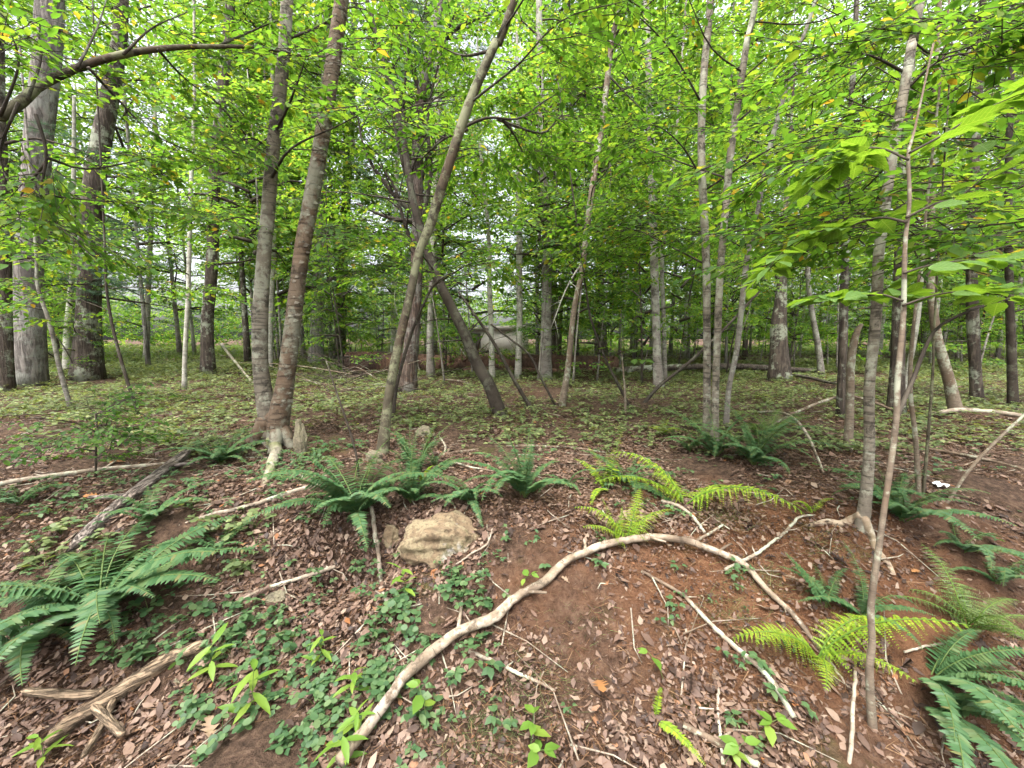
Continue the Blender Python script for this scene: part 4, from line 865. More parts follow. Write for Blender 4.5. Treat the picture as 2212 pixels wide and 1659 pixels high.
STK = [
 ("grey weathered log slanting down from the fern beside the twin birch", "fallen_log", [(416, 982), (367, 1020), (310, 1066), (250, 1112), (190, 1165), (150, 1205)], [20, 24, 26, 26, 24, 20], 'greywood', .03, 2),
 ("cracked tan rotting log with snapped stubs in the near corner under the large fern", "fallen_log", [(455, 1402), (410, 1418), (367, 1436), (315, 1470), (267, 1503), (215, 1538), (167, 1566), (100, 1622)], [22, 28, 31, 33, 34, 36, 36, 34], 'rotwood', .02, 0),
 ("pale stub jutting off the cracked tan log toward the picture's edge", "broken_stub", [(52, 1512), (120, 1518), (200, 1520), (232, 1505)], [15, 17, 17, 14], 'rotwood', .04, 0),
 ("short pale stub crossing in front of the cracked tan log", "broken_stub", [(205, 1548), (238, 1582), (270, 1614)], [16, 17, 15], 'rotwood', .05, 0),
 ("thin forked stub running from the cracked tan log to the bottom edge", "broken_stub", [(250, 1530), (222, 1590), (180, 1660)], [14, 13, 12], 'rotwood', .04, 0),
 ("pale stick lying behind the dark little bush near the picture's west edge", "fallen_branch", [(0, 1052), (70, 1040), (140, 1030), (233, 1018), (300, 1012), (367, 1006), (430, 1000)], [12, 12, 11, 10, 9, 8, 7], 'stick', .01, 1),
 ("pale straight stick below the twin birch's root", "fallen_branch", [(692, 1054), (640, 1066), (575, 1088), (527, 1102), (460, 1118), (400, 1138), (330, 1168)], [10, 10, 10, 9, 9, 8, 7], 'stick', .012, 1),
 ("thin pale stick lying below the hollow under the large centre fern", "fallen_branch", [(724, 1230), (680, 1246), (633, 1260), (580, 1276), (540, 1293), (500, 1315)], [9, 9, 8, 8, 8, 6], 'stick', .012, 1),
 ("pale stick propped upright against the hollow beside the rock", "fallen_branch", [(804, 1130), (812, 1185), (822, 1250), (828, 1288)], [8, 9, 9, 9], 'stick', [.10, .09, .03, .0], 0),
 ("pale twig half buried among seedlings under the arched branch", "fallen_branch", [(1012, 1414), (1060, 1432), (1105, 1455), (1154, 1476), (1200, 1498)], [7, 8, 8, 7, 5], 'stick', .01, 1),
 ("brown-grey stick running off the bottom edge in the near right", "fallen_branch", [(1475, 1573), (1520, 1598), (1570, 1626), (1640, 1665)], [12, 14, 15, 15], 'stick_brown', .01, 1),
 ("long grey stick passing under the yellow-green fern", "fallen_branch", [(1385, 1240), (1430, 1265), (1475, 1293), (1510, 1330), (1542, 1363), (1588, 1406), (1655, 1466), (1715, 1560)], [6, 7, 8, 9, 10, 11, 12, 12], 'stick_brown', .012, 2),
 ("whitish curved stick arching down right of the clump of three", "fallen_branch", [(1632, 892), (1682, 914), (1715, 943), (1742, 973), (1760, 996), (1778, 1022)], [5, 6, 6, 6, 5, 4], 'stick', [.0, .12, .16, .12, .06, .0], 0),
 ("thin brown bowed stick behind the bank-edge birch", "fallen_branch", [(1640, 948), (1688, 926), (1775, 902), (1825, 892), (1875, 897), (1930, 905)], [5, 5, 6, 6, 6, 5], 'stick_brown', [.0, .1, .2, .22, .18, .1], 0),
 ("thin pale crooked branch on the red bank reaching toward the bank-edge birch's root", "fallen_branch", [(1565, 1237), (1600, 1222), (1635, 1203), (1665, 1180), (1688, 1163), (1710, 1140), (1728, 1123), (1760, 1119)], [6, 7, 7, 6, 6, 6, 5, 4], 'stick', .015, 2),
 ("long thin dark stick lying flat across the middle ground", "fallen_branch", [(950, 985), (1037, 975), (1090, 970), (1137, 967), (1237, 971), (1310, 982)], [5, 6, 6, 6, 5, 4], 'stick_brown', .01, 2),
 ("pale sunlit log lying deep on the east side", "fallen_log", [(2000, 902), (2040, 897), (2075, 894), (2140, 898), (2205, 906)], [8, 10, 11, 11, 10], 'stick', .03, 1),
 ("thin stick trailing over litter at the east edge", "fallen_branch", [(2000, 975), (2070, 988), (2140, 1003), (2212, 1022)], [6, 7, 7, 6], 'stick_brown', .02, 1),
 ("pale broken twig lying just left of the round plants by the arched branch", "fallen_branch", [(833, 1300), (845, 1312)], [9, 8], 'stick', .01, 0),
 ("light twig slanting up from the rock's right corner", "fallen_branch", [(965, 1235), (1000, 1218), (1022, 1206), (1052, 1192), (1064, 1165)], [3.5, 4, 4, 4, 3], 'stick', [.0, .02, .03, .04, .06], 0),
 ("pale forked twig standing by the small far stone", "fallen_branch", [(957, 988), (962, 975), (952, 965)], [4, 4, 3], 'stick', [.0, .04, .08], 0),
 ("thin pale stick lying right of the small fern by the far stone", "fallen_branch", [(975, 1003), (1020, 1016), (1065, 1024)], [4, 4, 3], 'stick', .02, 0),
 ("brown stick across the red clay behind the arched branch", "fallen_branch", [(1497, 1178), (1520, 1165), (1545, 1150), (1560, 1140)], [6, 6, 5, 5], 'stick_brown', .012, 0),
 ("grey stick lying from the nearest sapling's foot up into the red bank", "fallen_branch", [(1430, 1090), (1470, 1105), (1500, 1130), (1522, 1160)], [7, 8, 7, 6], 'stick', .02, 0),
 ("thin pale stick poking out from the near right fern", "fallen_branch", [(1950, 1432), (2000, 1420), (2060, 1410)], [5, 5, 5], 'stick', .05, 0),
 ("thin dead stem standing in litter under the yellow-green fern", "fallen_branch", [(1835, 1680), (1837, 1600), (1842, 1500)], [9, 8, 6], 'stick', [.0, .06, .10], 0),
 ("pale vertical stick lying on purple litter near the bottom", "fallen_branch", [(1551, 1480), (1550, 1540), (1556, 1600), (1562, 1660)], [5, 6, 7, 8], 'stick', .01, 0),
 ("knobbly dark root-like branch fallen by the broken old snag", "fallen_branch", [(1705, 818), (1740, 824), (1790, 836), (1850, 845)], [7, 7, 6, 4], 'dark', .08, 3),
 ("dead branch lying across ground cover near the flaky pine", "fallen_branch", [(950, 826), (985, 828), (1025, 838)], [4, 4, 3], 'stick_brown', .05, 1),
 ("pale dead branch curving beside the twin birch's far side", "fallen_branch", [(480, 760), (500, 785), (525, 810), (550, 832)], [6, 6, 5, 4], 'stick', [.5, .25, .1, .0], 2),
]
for lab, nm, pts, w, mt, lift, st in STK:
    stick(nm, lab, pts, w, M[mt], lift, 20 if 'wood' in mt else 10 if max(w) > 12 else 7, "log" if 'log' in nm else "branch", None, None, st, .05, 0.0 if 'wood' in mt else .0018)

# fallen log behind with its root end
def ground_log(label, px0, px1, y0, y1, D, r0, r1, mat, sag=.0, name="fallen_log"):
    a = at(px0, y0, D); b = at(px1, y1, D * 1.04); a[2] = float(hgt(a[0], a[1])) + r0 * .8; b[2] = float(hgt(b[0], b[1])) + r1 * .8
    P = catmull([a, a * .66 + b * .34 + [0, .1, sag], a * .33 + b * .67 + [0, -.1, sag], b], 40)
    o = P[0].copy(); V, F = tube(P, np.linspace(r0, r1, 40), 12, .10, 17)
    root = thing(name, label, "log", o); link("stem", mesh("stem", V - o, F, (mat,), True), root); return root, P, o
root, P, o = ground_log("long red-brown rotting log lying across the back of the glade", 750, 1330, 800, 800, 11.6, .34, .26, M['redlog'])
g = np.random.default_rng(8)
for q in range(26):
    i = int(g.integers(0, 40)); p = P[i]; d = np.array([g.normal(0, .6), g.normal(-.2, .5), g.uniform(.3, 1.2)]); l = g.uniform(.3, 1.1)
    if q < 12: p = np.array([o[0] + g.uniform(2.6, 3.9), o[1] + g.uniform(-.3, .3), o[2] + .1]); l *= 1.1
    v, f = tube(catmull([p, p + d * l * .5 + g.normal(0, .08, 3), p + d * l + g.normal(0, .15, 3)], 7), np.linspace(.03, .006, 7), 5, .08)
    link("snag_branch", mesh("snag_branch", v - o, f, (M['redlog'] if q % 3 else M['stick'],), True), root)
ground_log("thin dark log continuing east behind the clump of three", 1330, 1760, 806, 803, 11.0, .10, .07, M['pine_dark'], .12)
ground_log("mossy brown log fragment lying in front of the long rotting log", 1000, 1290, 812, 815, 10.9, .09, .06, M['redlog'])

# heap of thin dead branches between the twin birch and the flaky pine
g = np.random.default_rng(9); hb = ground(760, 838)
heap = thing("brush_heap", "heap of thin grey dead branches between the twin birch and the flaky pine", "brush", hb)
for q in range(44):
    px = g.uniform(670, 850); c = ground(px, g.uniform(806, 862)); an = g.normal(PI, .35) if q % 2 else g.normal(0, .45); l = g.uniform(.7, 2.0)
    d = np.array([math.cos(an), math.sin(an), g.normal(.10, .16)]); z0 = g.uniform(.02, .34) * (1 - abs(px - 760) / 190 * .6)
    c = c + [0, 0, z0]; e = c + d * l; e[2] = max(e[2], float(hgt(e[0], e[1])) + .02)
    v, f = tube(catmull([c, (c + e) / 2 + [0, 0, g.uniform(.0, .16)] + g.normal(0, .06, 3), e], 8), np.linspace(g.uniform(.006, .012), .003, 8), 5, .05)
    link("stick", mesh("stick", v - hb, f, (M['twig'] if q % 3 else M['stick_brown'],), True), heap)
for q in range(2):
    pass

# ------------------------------------------------------------------ rocks
def rock(name, label, px, py, wpx, sx, sy, sz, mat, seed, sink=.3, rotz=0, cuts=None):
    import bmesh
    c = ground(px, py); w = wpx * depth(c) / FOC * .5
    bm = bmesh.new(); bmesh.ops.create_icosphere(bm, subdivisions=5, radius=1)
    V = np.array([v.co[:] for v in bm.verts]); F = np.array([[v.index for v in f.verts] for f in bm.faces]); bm.free()
    g = np.random.default_rng(seed)
    for q in range(16):                      # planar facets
        n = g.normal(0, 1, 3); n[2] = abs(n[2]) * .7; n /= np.linalg.norm(n); k = g.uniform(.55, .85)
        d = V @ n; V = V - np.outer(np.maximum(d - k, 0) * .95, n)
    r = np.zeros(len(V))
    for q in range(30):
        k = g.normal(0, 1, 3) * g.uniform(2, 14); r += np.sin(V @ k + g.uniform(0, 6)) * .05 / (1 + np.linalg.norm(k) * .16)
    V = V * (1 + r)[:, None] * [sx, sy, sz]
    ca, sa = math.cos(rotz), math.sin(rotz); V = np.stack([V[:, 0] * ca - V[:, 1] * sa, V[:, 0] * sa + V[:, 1] * ca, V[:, 2]], -1) * w
    z = V[:, 2].min() * (1 - sink)
    o = link(name, mesh(name, V - [0, 0, z + w * sz * sink * .4], [F], (mat,), True), None, tuple(c + [0, w * sy * .5, 0]))
    return tag(o, label, "rock")
rock("rock", "lichen-yellow rock with a white patch set in the bank beside the large centre fern", 954, 1206, 205, 1.0, .7, .60, M['rock'], 3, .42, .15)
rock("rock", "small pale rounded stone in litter beyond the ferns", 915, 944, 56, 1.0, .8, .55, M['rock_grey'], 5, .3)
rock("rock", "upright mossy grey slab leaning against the far side of the twin birch's foot", 648, 988, 44, .75, .6, 2.6, M['rock_grey'], 8, .2)
rock("rock", "mossy little stone at the smooth leaning tree's foot", 806, 1000, 44, 1.0, .8, .7, M['rock_grey'], 12, .3)
rock("rock", "whitish pebble beside the cracked tan log", 381, 1488, 26, 1.0, .8, .8, M['rock_grey'], 13, .2)
rock("rock", "flat stone half hidden under the thin pale stick", 590, 1300, 60, 1.0, .7, .4, M['rock_grey'], 14, .3)
rock("rock", "brown stone in the shade at the hollow beside the lichen-yellow rock", 845, 1180, 60, .8, .7, .9, M['rock'], 15, .2)
# white scrap
c = ground(2029, 1056); g = np.random.default_rng(2); n_ = 5
X, Y = np.meshgrid(np.linspace(-.04, .04, n_), np.linspace(-.025, .025, n_)); Z = g.uniform(0, .035, X.shape)
V = np.stack([X, Y, Z], -1).reshape(-1, 3); i = (np.arange(n_ - 1)[:, None] * n_ + np.arange(n_ - 1)[None]).ravel()
tag(link("paper_scrap", mesh("paper_scrap", V, [np.stack([i, i + 1, i + n_ + 1, i + n_], -1)], (M['paper'],)), None, tuple(c + [0, 0, .015])), "crumpled white scrap lying on the litter toward the east edge", "litter")

# ------------------------------------------------------------------ ferns
def frond_mesh(kind, a0, a1, mat, seed):
    g = np.random.default_rng(seed); S = np.linspace(0, 1, 33); ang = a0 + (a1 - a0) * S ** 1.25
    dx = np.cos(ang); dz = np.sin(ang); ds = 1 / 32
    P = np.stack([np.concatenate([[0], np.cumsum(dx[:-1]) * ds]), .04 * np.sin(S * 3 + g.uniform(0, 6)) * S, np.concatenate([[0], np.cumsum(dz[:-1]) * ds])], -1)
    Vr, Fr = tube(P, np.linspace(.008, .0022, 33), 4)
    npair = 36 if kind != 'lace' else 19
    T3 = []; Vs = []; o = len(Vr)
    PV = np.array([[0, -.10, 0], [0, .10, 0], [.12, .22, .0], [.55, .15, -.02], [1, 0, -.08], [.55, -.15, -.02], [.10, -.15, .0]], float)
    PF = np.array([[0, 1, 2], [0, 2, 3], [0, 3, 5], [3, 4, 5], [0, 5, 6]])
    LV = np.array([[0, 0, 0], [.45, .38, .01], [1, 0, -.04], [.45, -.38, .01]], float); LF = np.array([[0, 2, 1], [0, 3, 2]])
    pos, X, roll, sc = [], [], [], []
    for i in range(npair):
        s = .10 + .89 * (i + .5) / npair; k = min(31, int(s * 32)); p = P[k] + (P[k + 1] - P[k]) * (s * 32 - k)
        tn = P[k + 1] - P[k]; tn /= np.linalg.norm(tn)
        up = np.cross(tn, [0, 1, 0]); up = -up if up[2] < 0 and abs(ang[k]) < 1.5 else up
        if kind == 'lace': pl = .33 * min(1, (s - .02) / .16) ** .8 * (1 - s) ** .85 + .008
        else: pl = .125 * min(1, .55 + (s - .1) / .35) * (1 - s) ** .55 + .008
        for sg in (1, -1):
            d = np.array([0, sg, 0]) * .96 + tn * g.uniform(.16, .34) - np.array([0, 0, 1]) * g.uniform(.02, .26)
            d /= np.linalg.norm(d); l = pl * g.uniform(.78, 1.12) * (.45 if g.random() < .05 else 1)
            if kind == 'lace':
                m_ = 11
                for j in range(m_):
                    u = (j + .6) / m_; q = p + d * l * u - np.array([0, 0, .25 * l * u * u])
                    for s2 in (1, -1):
                        e = tn * s2 * .9 + d * .45 - np.array([0, 0, .1]); pos.append(q); X.append(e); roll.append(g.normal(0, .2)); sc.append(max(.008, .036 * (1 - u * .8) * (l / .25) ** .5))
            else:
                pos.append(p); X.append(d); roll.append(g.normal(0, .18) + sg * .15); sc.append(l)
    pos, X, roll, sc = np.array(pos), np.array(X), np.array(roll), np.array(sc)
    if kind == 'lace': V, F = stamp(LV, LF, frames(X, roll), sc, pos)
    else: V, F = stamp(PV, PF, frames(X, roll), sc, pos)
    nq = len(Fr[0]); Vall = np.vstack([Vr, V])
    return mesh("frond", Vall, [Fr[0], Fr[1], F + o], (mat, M['herb_lime'] if kind == 'lace' else M['fern_olive']), midx=np.concatenate([np.ones(len(Fr[0]) + len(Fr[1]), int), np.zeros(len(F), int)]))
R_ = math.radians
def frond_set(kind, mat): return [frond_mesh(kind, R_(a), R_(b), mat, 60 + i) for i, (a, b) in enumerate(((62, -30), (55, -12), (75, 20), (40, -40), (82, 48), (70, -55), (48, -25)))]
FR = {'fern': frond_set('fern', M['fern']), 'lime': frond_set('lace', M['fern_lime']), 'olive': frond_set('lace', M['fern_olive']), 'simple_lime': frond_set('fern', M['fern_lime'])}
def fern(label, px, py, L, azs, kind='fern', tilt=0.0, group=None, which=None, up=0.0):
    """L: frond length in picture units; azs: list of directions in degrees (0 right, 90 away, 270 toward the camera)"""
    b = ground(px, py); l = (1.02 if kind != 'fern' else 1.2) * L * depth(b) / FOC
    root = thing("fern", label, "fern", b + [0, 0, .005 + up], group)
    for i, a in enumerate(azs):
        v = FR[kind][(which[i % len(which)] if which else int(rng.integers(0, 4)))] if rng.random() < .7 else FR[kind][int(rng.integers(5, 7))]
        o = link("frond", v, root, (rng.normal(0, .008), rng.normal(0, .008), 0), (rng.normal(0, .12), R_(tilt) + rng.normal(0, .12), R_(a)), (l * rng.uniform(.65, 1.15),) * 3)
    return root
def ring(n, a0=0, span=360, j=14): return [a0 + span * i / n + rng.uniform(-j, j) for i in range(n)]
fern("largest dark green fern, sprawling in the near corner above the cracked tan log", 215, 1330, 255, ring(26), which=[0, 1, 0, 3])
fern("fern cut by the picture's west edge next to the largest fern", 60, 1400, 235, ring(13, 200, 300), which=[0, 3, 1])
fern("lush green fern fountain above the hollow beside the lichen-yellow rock", 772, 1132, 195, ring(22), which=[0, 1, 0, 2, 3], up=.05)
fern("thin dark fern standing right behind the lush centre fern", 890, 1085, 130, ring(13), which=[2, 1, 4])
fern("upright feathery fern in front of the long thin dark stick", 900, 1040, 120, ring(11, 20, 200), which=[2, 4, 1])
fern("tall upright green fern in the middle above the lichen-yellow rock", 1133, 1075, 158, ring(15), which=[2, 0, 4, 1, 3])
fern("low spreading fern just left of the tall upright green fern", 1015, 1085, 112, ring(12, 150, 220), which=[0, 1, 3])
fern("fern tucked against the twin birch's foot", 478, 1000, 125, ring(15), which=[0, 1, 3])
fern("dense dark green fern right beside the clump of three", 1628, 1005, 150, ring(19), which=[0, 1, 0, 2])
fern("fern growing in front of the clump of three's middle stem", 1545, 985, 110, ring(13), which=[1, 0, 2])
fern("feathery fern left of the clump of three", 1490, 978, 80, ring(6), which=[1, 0])
fern("dark low fern between the yellow-green ferns", 1352, 1048, 105, ring(12), which=[0, 3, 1])
fern("arching yellow-green fern above the red clay", 1478, 1092, 200, [155, 180, 100, 20, 325], 'lime', which=[0, 6, 0, 3])
fern("upright yellow-green fern with narrow fronds mid-picture", 1312, 1062, 130, [80, 110, 60, 240, 130], 'simple_lime', which=[4, 2, 4, 3, 1])
fern("small yellow-green fern peeking over the top of the arched branch", 1355, 1178, 135, [20, 165, 60, 190], 'lime', which=[1, 0, 2, 1])
fern("single yellow-green frond rising behind the arched branch", 1330, 1172, 85, [75, 120], 'simple_lime', which=[2, 4])
fern("broad lacy yellow-green fern spilling over the arched branch's far end", 1762, 1428, 250, [168, 195, 232, 335, 300, 5], 'lime', which=[0, 3, 6, 1, 6])
fern("wide green fern in the near east corner", 2010, 1478, 230, ring(12, 230, 190), which=[0, 1, 3])
fern("green fern at the bottom edge under the wide corner fern", 2030, 1545, 215, [262, 285, 305, 245, 330, 225, 275, 350], which=[0, 3, 1])
fern("olive lacy fern right of the nearest sapling", 2095, 1360, 170, ring(11), 'olive', which=[0, 1, 2, 3])
fern("dark fern on the bank left of the nearest sapling", 1862, 1335, 120, ring(8), which=[0, 1, 2])
fern("small upright fern on the red bank below the birch roots", 1785, 1315, 105, [100, 75, 130, 30, 160], which=[2, 1, 4])
fern("fern behind the bank-edge birch's trunk", 1950, 1130, 140, ring(16), which=[0, 1, 0])
fern("green fern between the bank-edge birch and the nearest sapling", 1920, 1080, 100, ring(8), which=[0, 1, 2])
fern("fern on the slope below the white scrap", 2080, 1195, 110, ring(8, 180, 250), which=[0, 1, 3])
fern("little yellow-green frond pair by the clay bank's upper edge", 1750, 1112, 75, [165, 200, 20], 'simple_lime', which=[1, 0])
fern("single yellow-green frond near the bottom edge", 1418, 1560, 110, [300, 60], 'simple_lime', which=[3, 1])
fern("tiny yellow-green frond beneath the feathery upright fern", 912, 1045, 62, [280, 250, 310], 'simple_lime', which=[2, 1])
fern("pale fern by the grey weathered log's lower end", 320, 1130, 120, ring(8), which=[0, 1])
fern("small fern near the west edge behind the largest fern", 45, 1092, 90, ring(7), which=[0, 1])
fern("faint fern above the cracked tan log's seedlings", 470, 1190, 100, ring(7), which=[1, 3])
fern("low green fern toward the east edge on purple litter", 2150, 1265, 120, ring(8), which=[0, 3])
fern("small fern just below the far small stone", 940, 1010, 70, ring(6), which=[1, 0])
fern("fern right of the tall upright green fern, drooping over litter", 1225, 1050, 75, ring(6, 180, 220), which=[0, 3])
fern("yellow-green fern in front of the little broad-leaf sapling", 1430, 940, 50, ring(6), 'simple_lime', which=[0, 1])
fern("mossy-green fern beneath the whitish curved stick", 1665, 940, 90, ring(7), 'olive', which=[1, 0])

# ------------------------------------------------------------------ low plants
def round_leaf(): 
    a = np.linspace(0, 2 * PI, 9)[:-1]; V = np.stack([.5 - .5 * np.cos(a), .42 * np.sin(a), .06 * np.abs(np.sin(a)) - .05 * (1 - np.cos(a)) * .5], -1); V = np.vstack([V, [.5, 0, 0]])
    i = np.arange(8); return V, np.stack([i, np.full(8, 8), (i + 1) % 8], -1)
RL = round_leaf()
LANCE = (np.array([[0, 0, 0], [.2, .10, .03], [.5, .14, .03], [.8, .08, -.03], [1, 0, -.12], [.8, -.08, -.03], [.5, -.14, .03], [.2, -.10, .03], [.35, 0, 0], [.65, 0, -.03]], float),
         np.array([[0, 8, 1], [1, 8, 2], [8, 9, 2], [2, 9, 3], [9, 4, 3], [0, 7, 8], [7, 6, 8], [8, 6, 9], [6, 5, 9], [9, 5, 4]]))
def plant_mesh(g, kind):
    pieces = []; lv = []
    stems = {'trefoil': (4, 8), 'ovate': (1, 3), 'lance': (1, 2)}[kind]; ns = int(g.integers(*stems))
    pos, X, sc = [], [], []
    for s in range(ns):
        a = g.uniform(0, 6.28); out = g.uniform(.02, .10) if kind != 'lance' else .05; h = {'trefoil': g.uniform(.03, .10), 'ovate': g.uniform(.06, .14), 'lance': g.uniform(.14, .24)}[kind]
        e = np.array([math.cos(a) * out, math.sin(a) * out, h]); m_ = e * [.4, .4, .6]
        P_ = catmull([np.zeros(3), m_, e], 6); pieces.append(tube(P_, np.linspace(.0022, .0012, 6), 3))
        if kind == 'trefoil':
            a0 = g.uniform(0, 6.28)
            for j in range(3): b = a0 + j * 2.09 + g.normal(0, .15); pos.append(e); X.append([math.cos(b), math.sin(b), g.normal(.02, .18)]); sc.append(g.uniform(.028, .045))
        elif kind == 'ovate':
            for j in range(int(g.integers(4, 7))): b = a + j * 2.4; pos.append(P_[5 - (j % 3)]); X.append([math.cos(b), math.sin(b), g.normal(-.05, .2)]); sc.append(g.uniform(.045, .075))
        else:
            for j in range(int(g.integers(6, 10))): b = a + j * 2.5; pos.append(P_[max(1, 5 - j // 2)]); X.append([math.cos(b), math.sin(b), g.normal(.0, .25)]); sc.append(g.uniform(.09, .14))
    TV, TF = {'trefoil': RL, 'ovate': LEAF6, 'lance': LANCE}[kind]
    V, F = stamp(TV, TF, frames(np.array(X), g.normal(0, .25, len(X))), np.array(sc), np.array(pos))
    Vs, Fs = join(pieces); return V, F, Vs, Fs
def plant_obj(g, kind, mat):
    V, F, Vs, Fs = plant_mesh(g, kind); o = len(V); fs = [F] + [f + o for f in Fs]
    return mesh(kind, np.vstack([V, Vs]), fs, (mat, M['fern_olive']), midx=np.concatenate([np.zeros(len(F), int)] + [np.ones(len(f), int) for f in Fs]))
g = np.random.default_rng(77)
PL = {k: [plant_obj(g, k[0], M[k[1]]) for _ in range(6)] for k in (('trefoil', 'herb'), ('ovate', 'herb'), ('lance', 'herb_lime'), ('ovate', 'herb_lime'), ('trefoil', 'cover'))}
MARKS = [(870, 1503, "arched branch's thick end"), (990, 1393, "arched branch's lower bend"), (1113, 1313, "arched branch's kink"), (1300, 1200, "arched branch's crown"), (1602, 1232, "arched branch's far shoulder"), (954, 1170, "lichen-yellow rock"), (825, 1250, "propped pale stick"), (633, 1262, "thin pale stick"), (590, 1300, "flat stone"), (381, 1488, "whitish pebble"), (300, 1470, "cracked tan log"), (440, 1405, "tan log's upper end"), (215, 1330, "largest fern"), (70, 1400, "edge-cut fern"), (462, 1470, "drooping lime plant"), (540, 1560, "broad-leaved lime plant"), (760, 1500, "lime plant among trefoils"), (690, 1540, "large tan curled leaf"), (455, 1610, "tan oak leaf"), (582, 1020, "twin birch's root"), (640, 985, "mossy slab"), (300, 1066, "grey weathered log"), (320, 1130, "pale fern"), (470, 1190, "faint fern"), (1290, 1478, "orange oak leaf"), (1437, 1480, "lime seedling"), (1640, 1590, "three-leaved seedling"), (1588, 1406, "long grey stick"), (1550, 1540, "pale vertical stick"), (1418, 1560, "single lime frond"), (1105, 1455, "half-buried twig"), (927, 1590, "six-leaved seedling"), (1690, 1250, "tan leaf on the bank"), (772, 1132, "lush centre fern"), (1762, 1428, "lacy lime fern"), (1560, 1620, "stick at the bottom edge"), (690, 1440, "upper long-leaved plant"), (785, 1580, "long-leaved plant by the arch"), (1133, 1110, "tall upright fern")]
def beside(px, py, sc):
    mx, my, nm = min(MARKS, key=lambda m_: math.hypot(m_[0] - px, m_[1] - py)); dx, dy = px - mx, py - my; d = math.hypot(dx, dy)
    v = "" if abs(dy) < .4 * abs(dx) else "above" if dy < 0 else "below"; h = "" if abs(dx) < .4 * abs(dy) else "left" if dx < 0 else "right"
    rel = f"{v} and {h} of" if v and h else f"{h} of" if h else v
    return ("tiny" if sc < .52 else "large" if sc > .82 else "small"), ("close " if d < 35 else "" if d < 80 else "away ") + rel + " the " + nm
def patch(n, x0, y0, x1, y1, kind, name, label, group, s=1.0):
    for q in range(n):
        gx, gy, gs = g.uniform(x0, x1), g.uniform(y0, y1), g.uniform(.36, 1.0)
        c = ground(gx, gy); sz, rel = beside(gx, gy, gs); what = label.split(" in the ")[0].split(" at the ")[0].split(" on ")[0].split(" growing ")[0].split(" inside ")[0]
        what = what.replace("small ", ""); lab_ = f"{sz} {what} {rel}"
        o = link(name, PL[kind][int(g.integers(6))], None, tuple(c + [0, 0, .004]), (g.normal(0, .15), g.normal(0, .15), g.uniform(0, 6.28)), s * gs); tag(o, lab_, "plant", group)
T_, O_, C_ = ('trefoil', 'herb'), ('ovate', 'herb'), ('trefoil', 'cover')
patch(22, 850, 1225, 1060, 1400, T_, "trefoil_plant", "round-leaved low plant in the patch between the rock and the arched branch", "round-leaved plants below the rock")
patch(26, 610, 1370, 900, 1640, T_, "trefoil_plant", "round-leaved low plant in the patch left of the arched branch's thick end", "round-leaved plants left of the arched branch")
patch(24, 330, 1270, 620, 1470, T_, "trefoil_plant", "round-leaved low plant in the patch between the largest fern and the cracked tan log", "round-leaved plants by the large fern", .9)
patch(13, 380, 1480, 640, 1655, T_, "trefoil_plant", "round-leaved low plant at the bottom edge below the cracked tan log", "round-leaved plants below the tan log")
patch(9, 660, 1380, 880, 1640, O_, "seedling", "pointed-leaf seedling in the patch", "seedlings left of the arched branch", .9)
patch(8, 350, 1290, 620, 1470, O_, "seedling", "pointed-leaf seedling in the patch", "seedlings by the large fern", .8)
patch(12, 900, 1440, 1230, 1650, O_, "seedling", "small pointed-leaf seedling on bare soil under the arched branch", "seedlings under the arch", .75)
patch(12, 1500, 1400, 1800, 1650, O_, "seedling", "small seedling on purple litter below the yellow-green fern", "seedlings on purple litter", .7)
patch(8, 1080, 1160, 1300, 1300, O_, "seedling", "small seedling on litter between the rock and the arched branch's top", "seedlings right of the rock", .7)
patch(10, 1400, 1230, 1640, 1400, O_, "seedling", "small seedling inside the arch on red soil", "seedlings inside the arch", .6)
patch(16, 240, 1330, 420, 1440, T_, "trefoil_plant", "round-leaved low plant growing through the largest fern's lower fronds", "round-leaved plants under the large fern")
patch(14, 640, 960, 720, 1040, O_, "seedling", "leafy seedling at the twin birch's foot", "seedlings by the twin birch", 1.0)
patch(16, 60, 1150, 330, 1260, C_, "trefoil_plant", "pale low plant in the carpet behind the largest fern", "pale plants behind the large fern", 1.2)
patch(20, 400, 1090, 560, 1250, C_, "trefoil_plant", "pale low plant in the carpet right of the grey weathered log", "pale plants by the grey log", 1.1)
for lab, px, py, s in (("long-leaved lime plant drooping right of the cracked tan log", 462, 1470, 1.25), ("long-leaved lime plant with broad drooping leaves near the bottom edge", 540, 1560, 1.35), ("long-leaved plant in front of the lichen-yellow rock", 875, 1300, .95), ("long-leaved lime plant among round-leaved plants left of the arch", 760, 1500, 1.0),
                       ("long-leaved plant beside the arched branch's thick end", 785, 1580, 1.0), ("long-leaved plant at the bottom edge left of the arched branch", 745, 1650, 1.1), ("long-leaved plant above the cracked tan log's upper end", 690, 1440, .9), ("small long-leaved plant in the bottom west corner", 95, 1665, 1.0)):
    c = ground(px, py); tag(link("long_leaved_plant", PL[('lance', 'herb_lime')][int(g.integers(6))], None, tuple(c), (.1, .1, g.uniform(0, 6.28)), s * .72), lab, "plant")
for lab, px, py, s in (("lime seedling with six leaves at the bottom beside the arched branch", 927, 1590, 1.1), ("lime seedling with pointed leaves right of the orange oak leaf", 1437, 1480, .9), ("three-leaved green seedling at the bottom under the yellow-green fern", 1640, 1590, 1.0), ("yellowing seedling under the arched branch's first bend", 1120, 1275, .8), ("lime seedling at the bottom right of the single frond", 1560, 1660, .9), ("green seedling at the bottom edge centre", 1145, 1640, 1.0)):
    c = ground(px, py); tag(link("seedling", PL[('ovate', 'herb_lime')][int(g.integers(6))], None, tuple(c), (0, 0, g.uniform(0, 6.28)), s), lab, "plant")
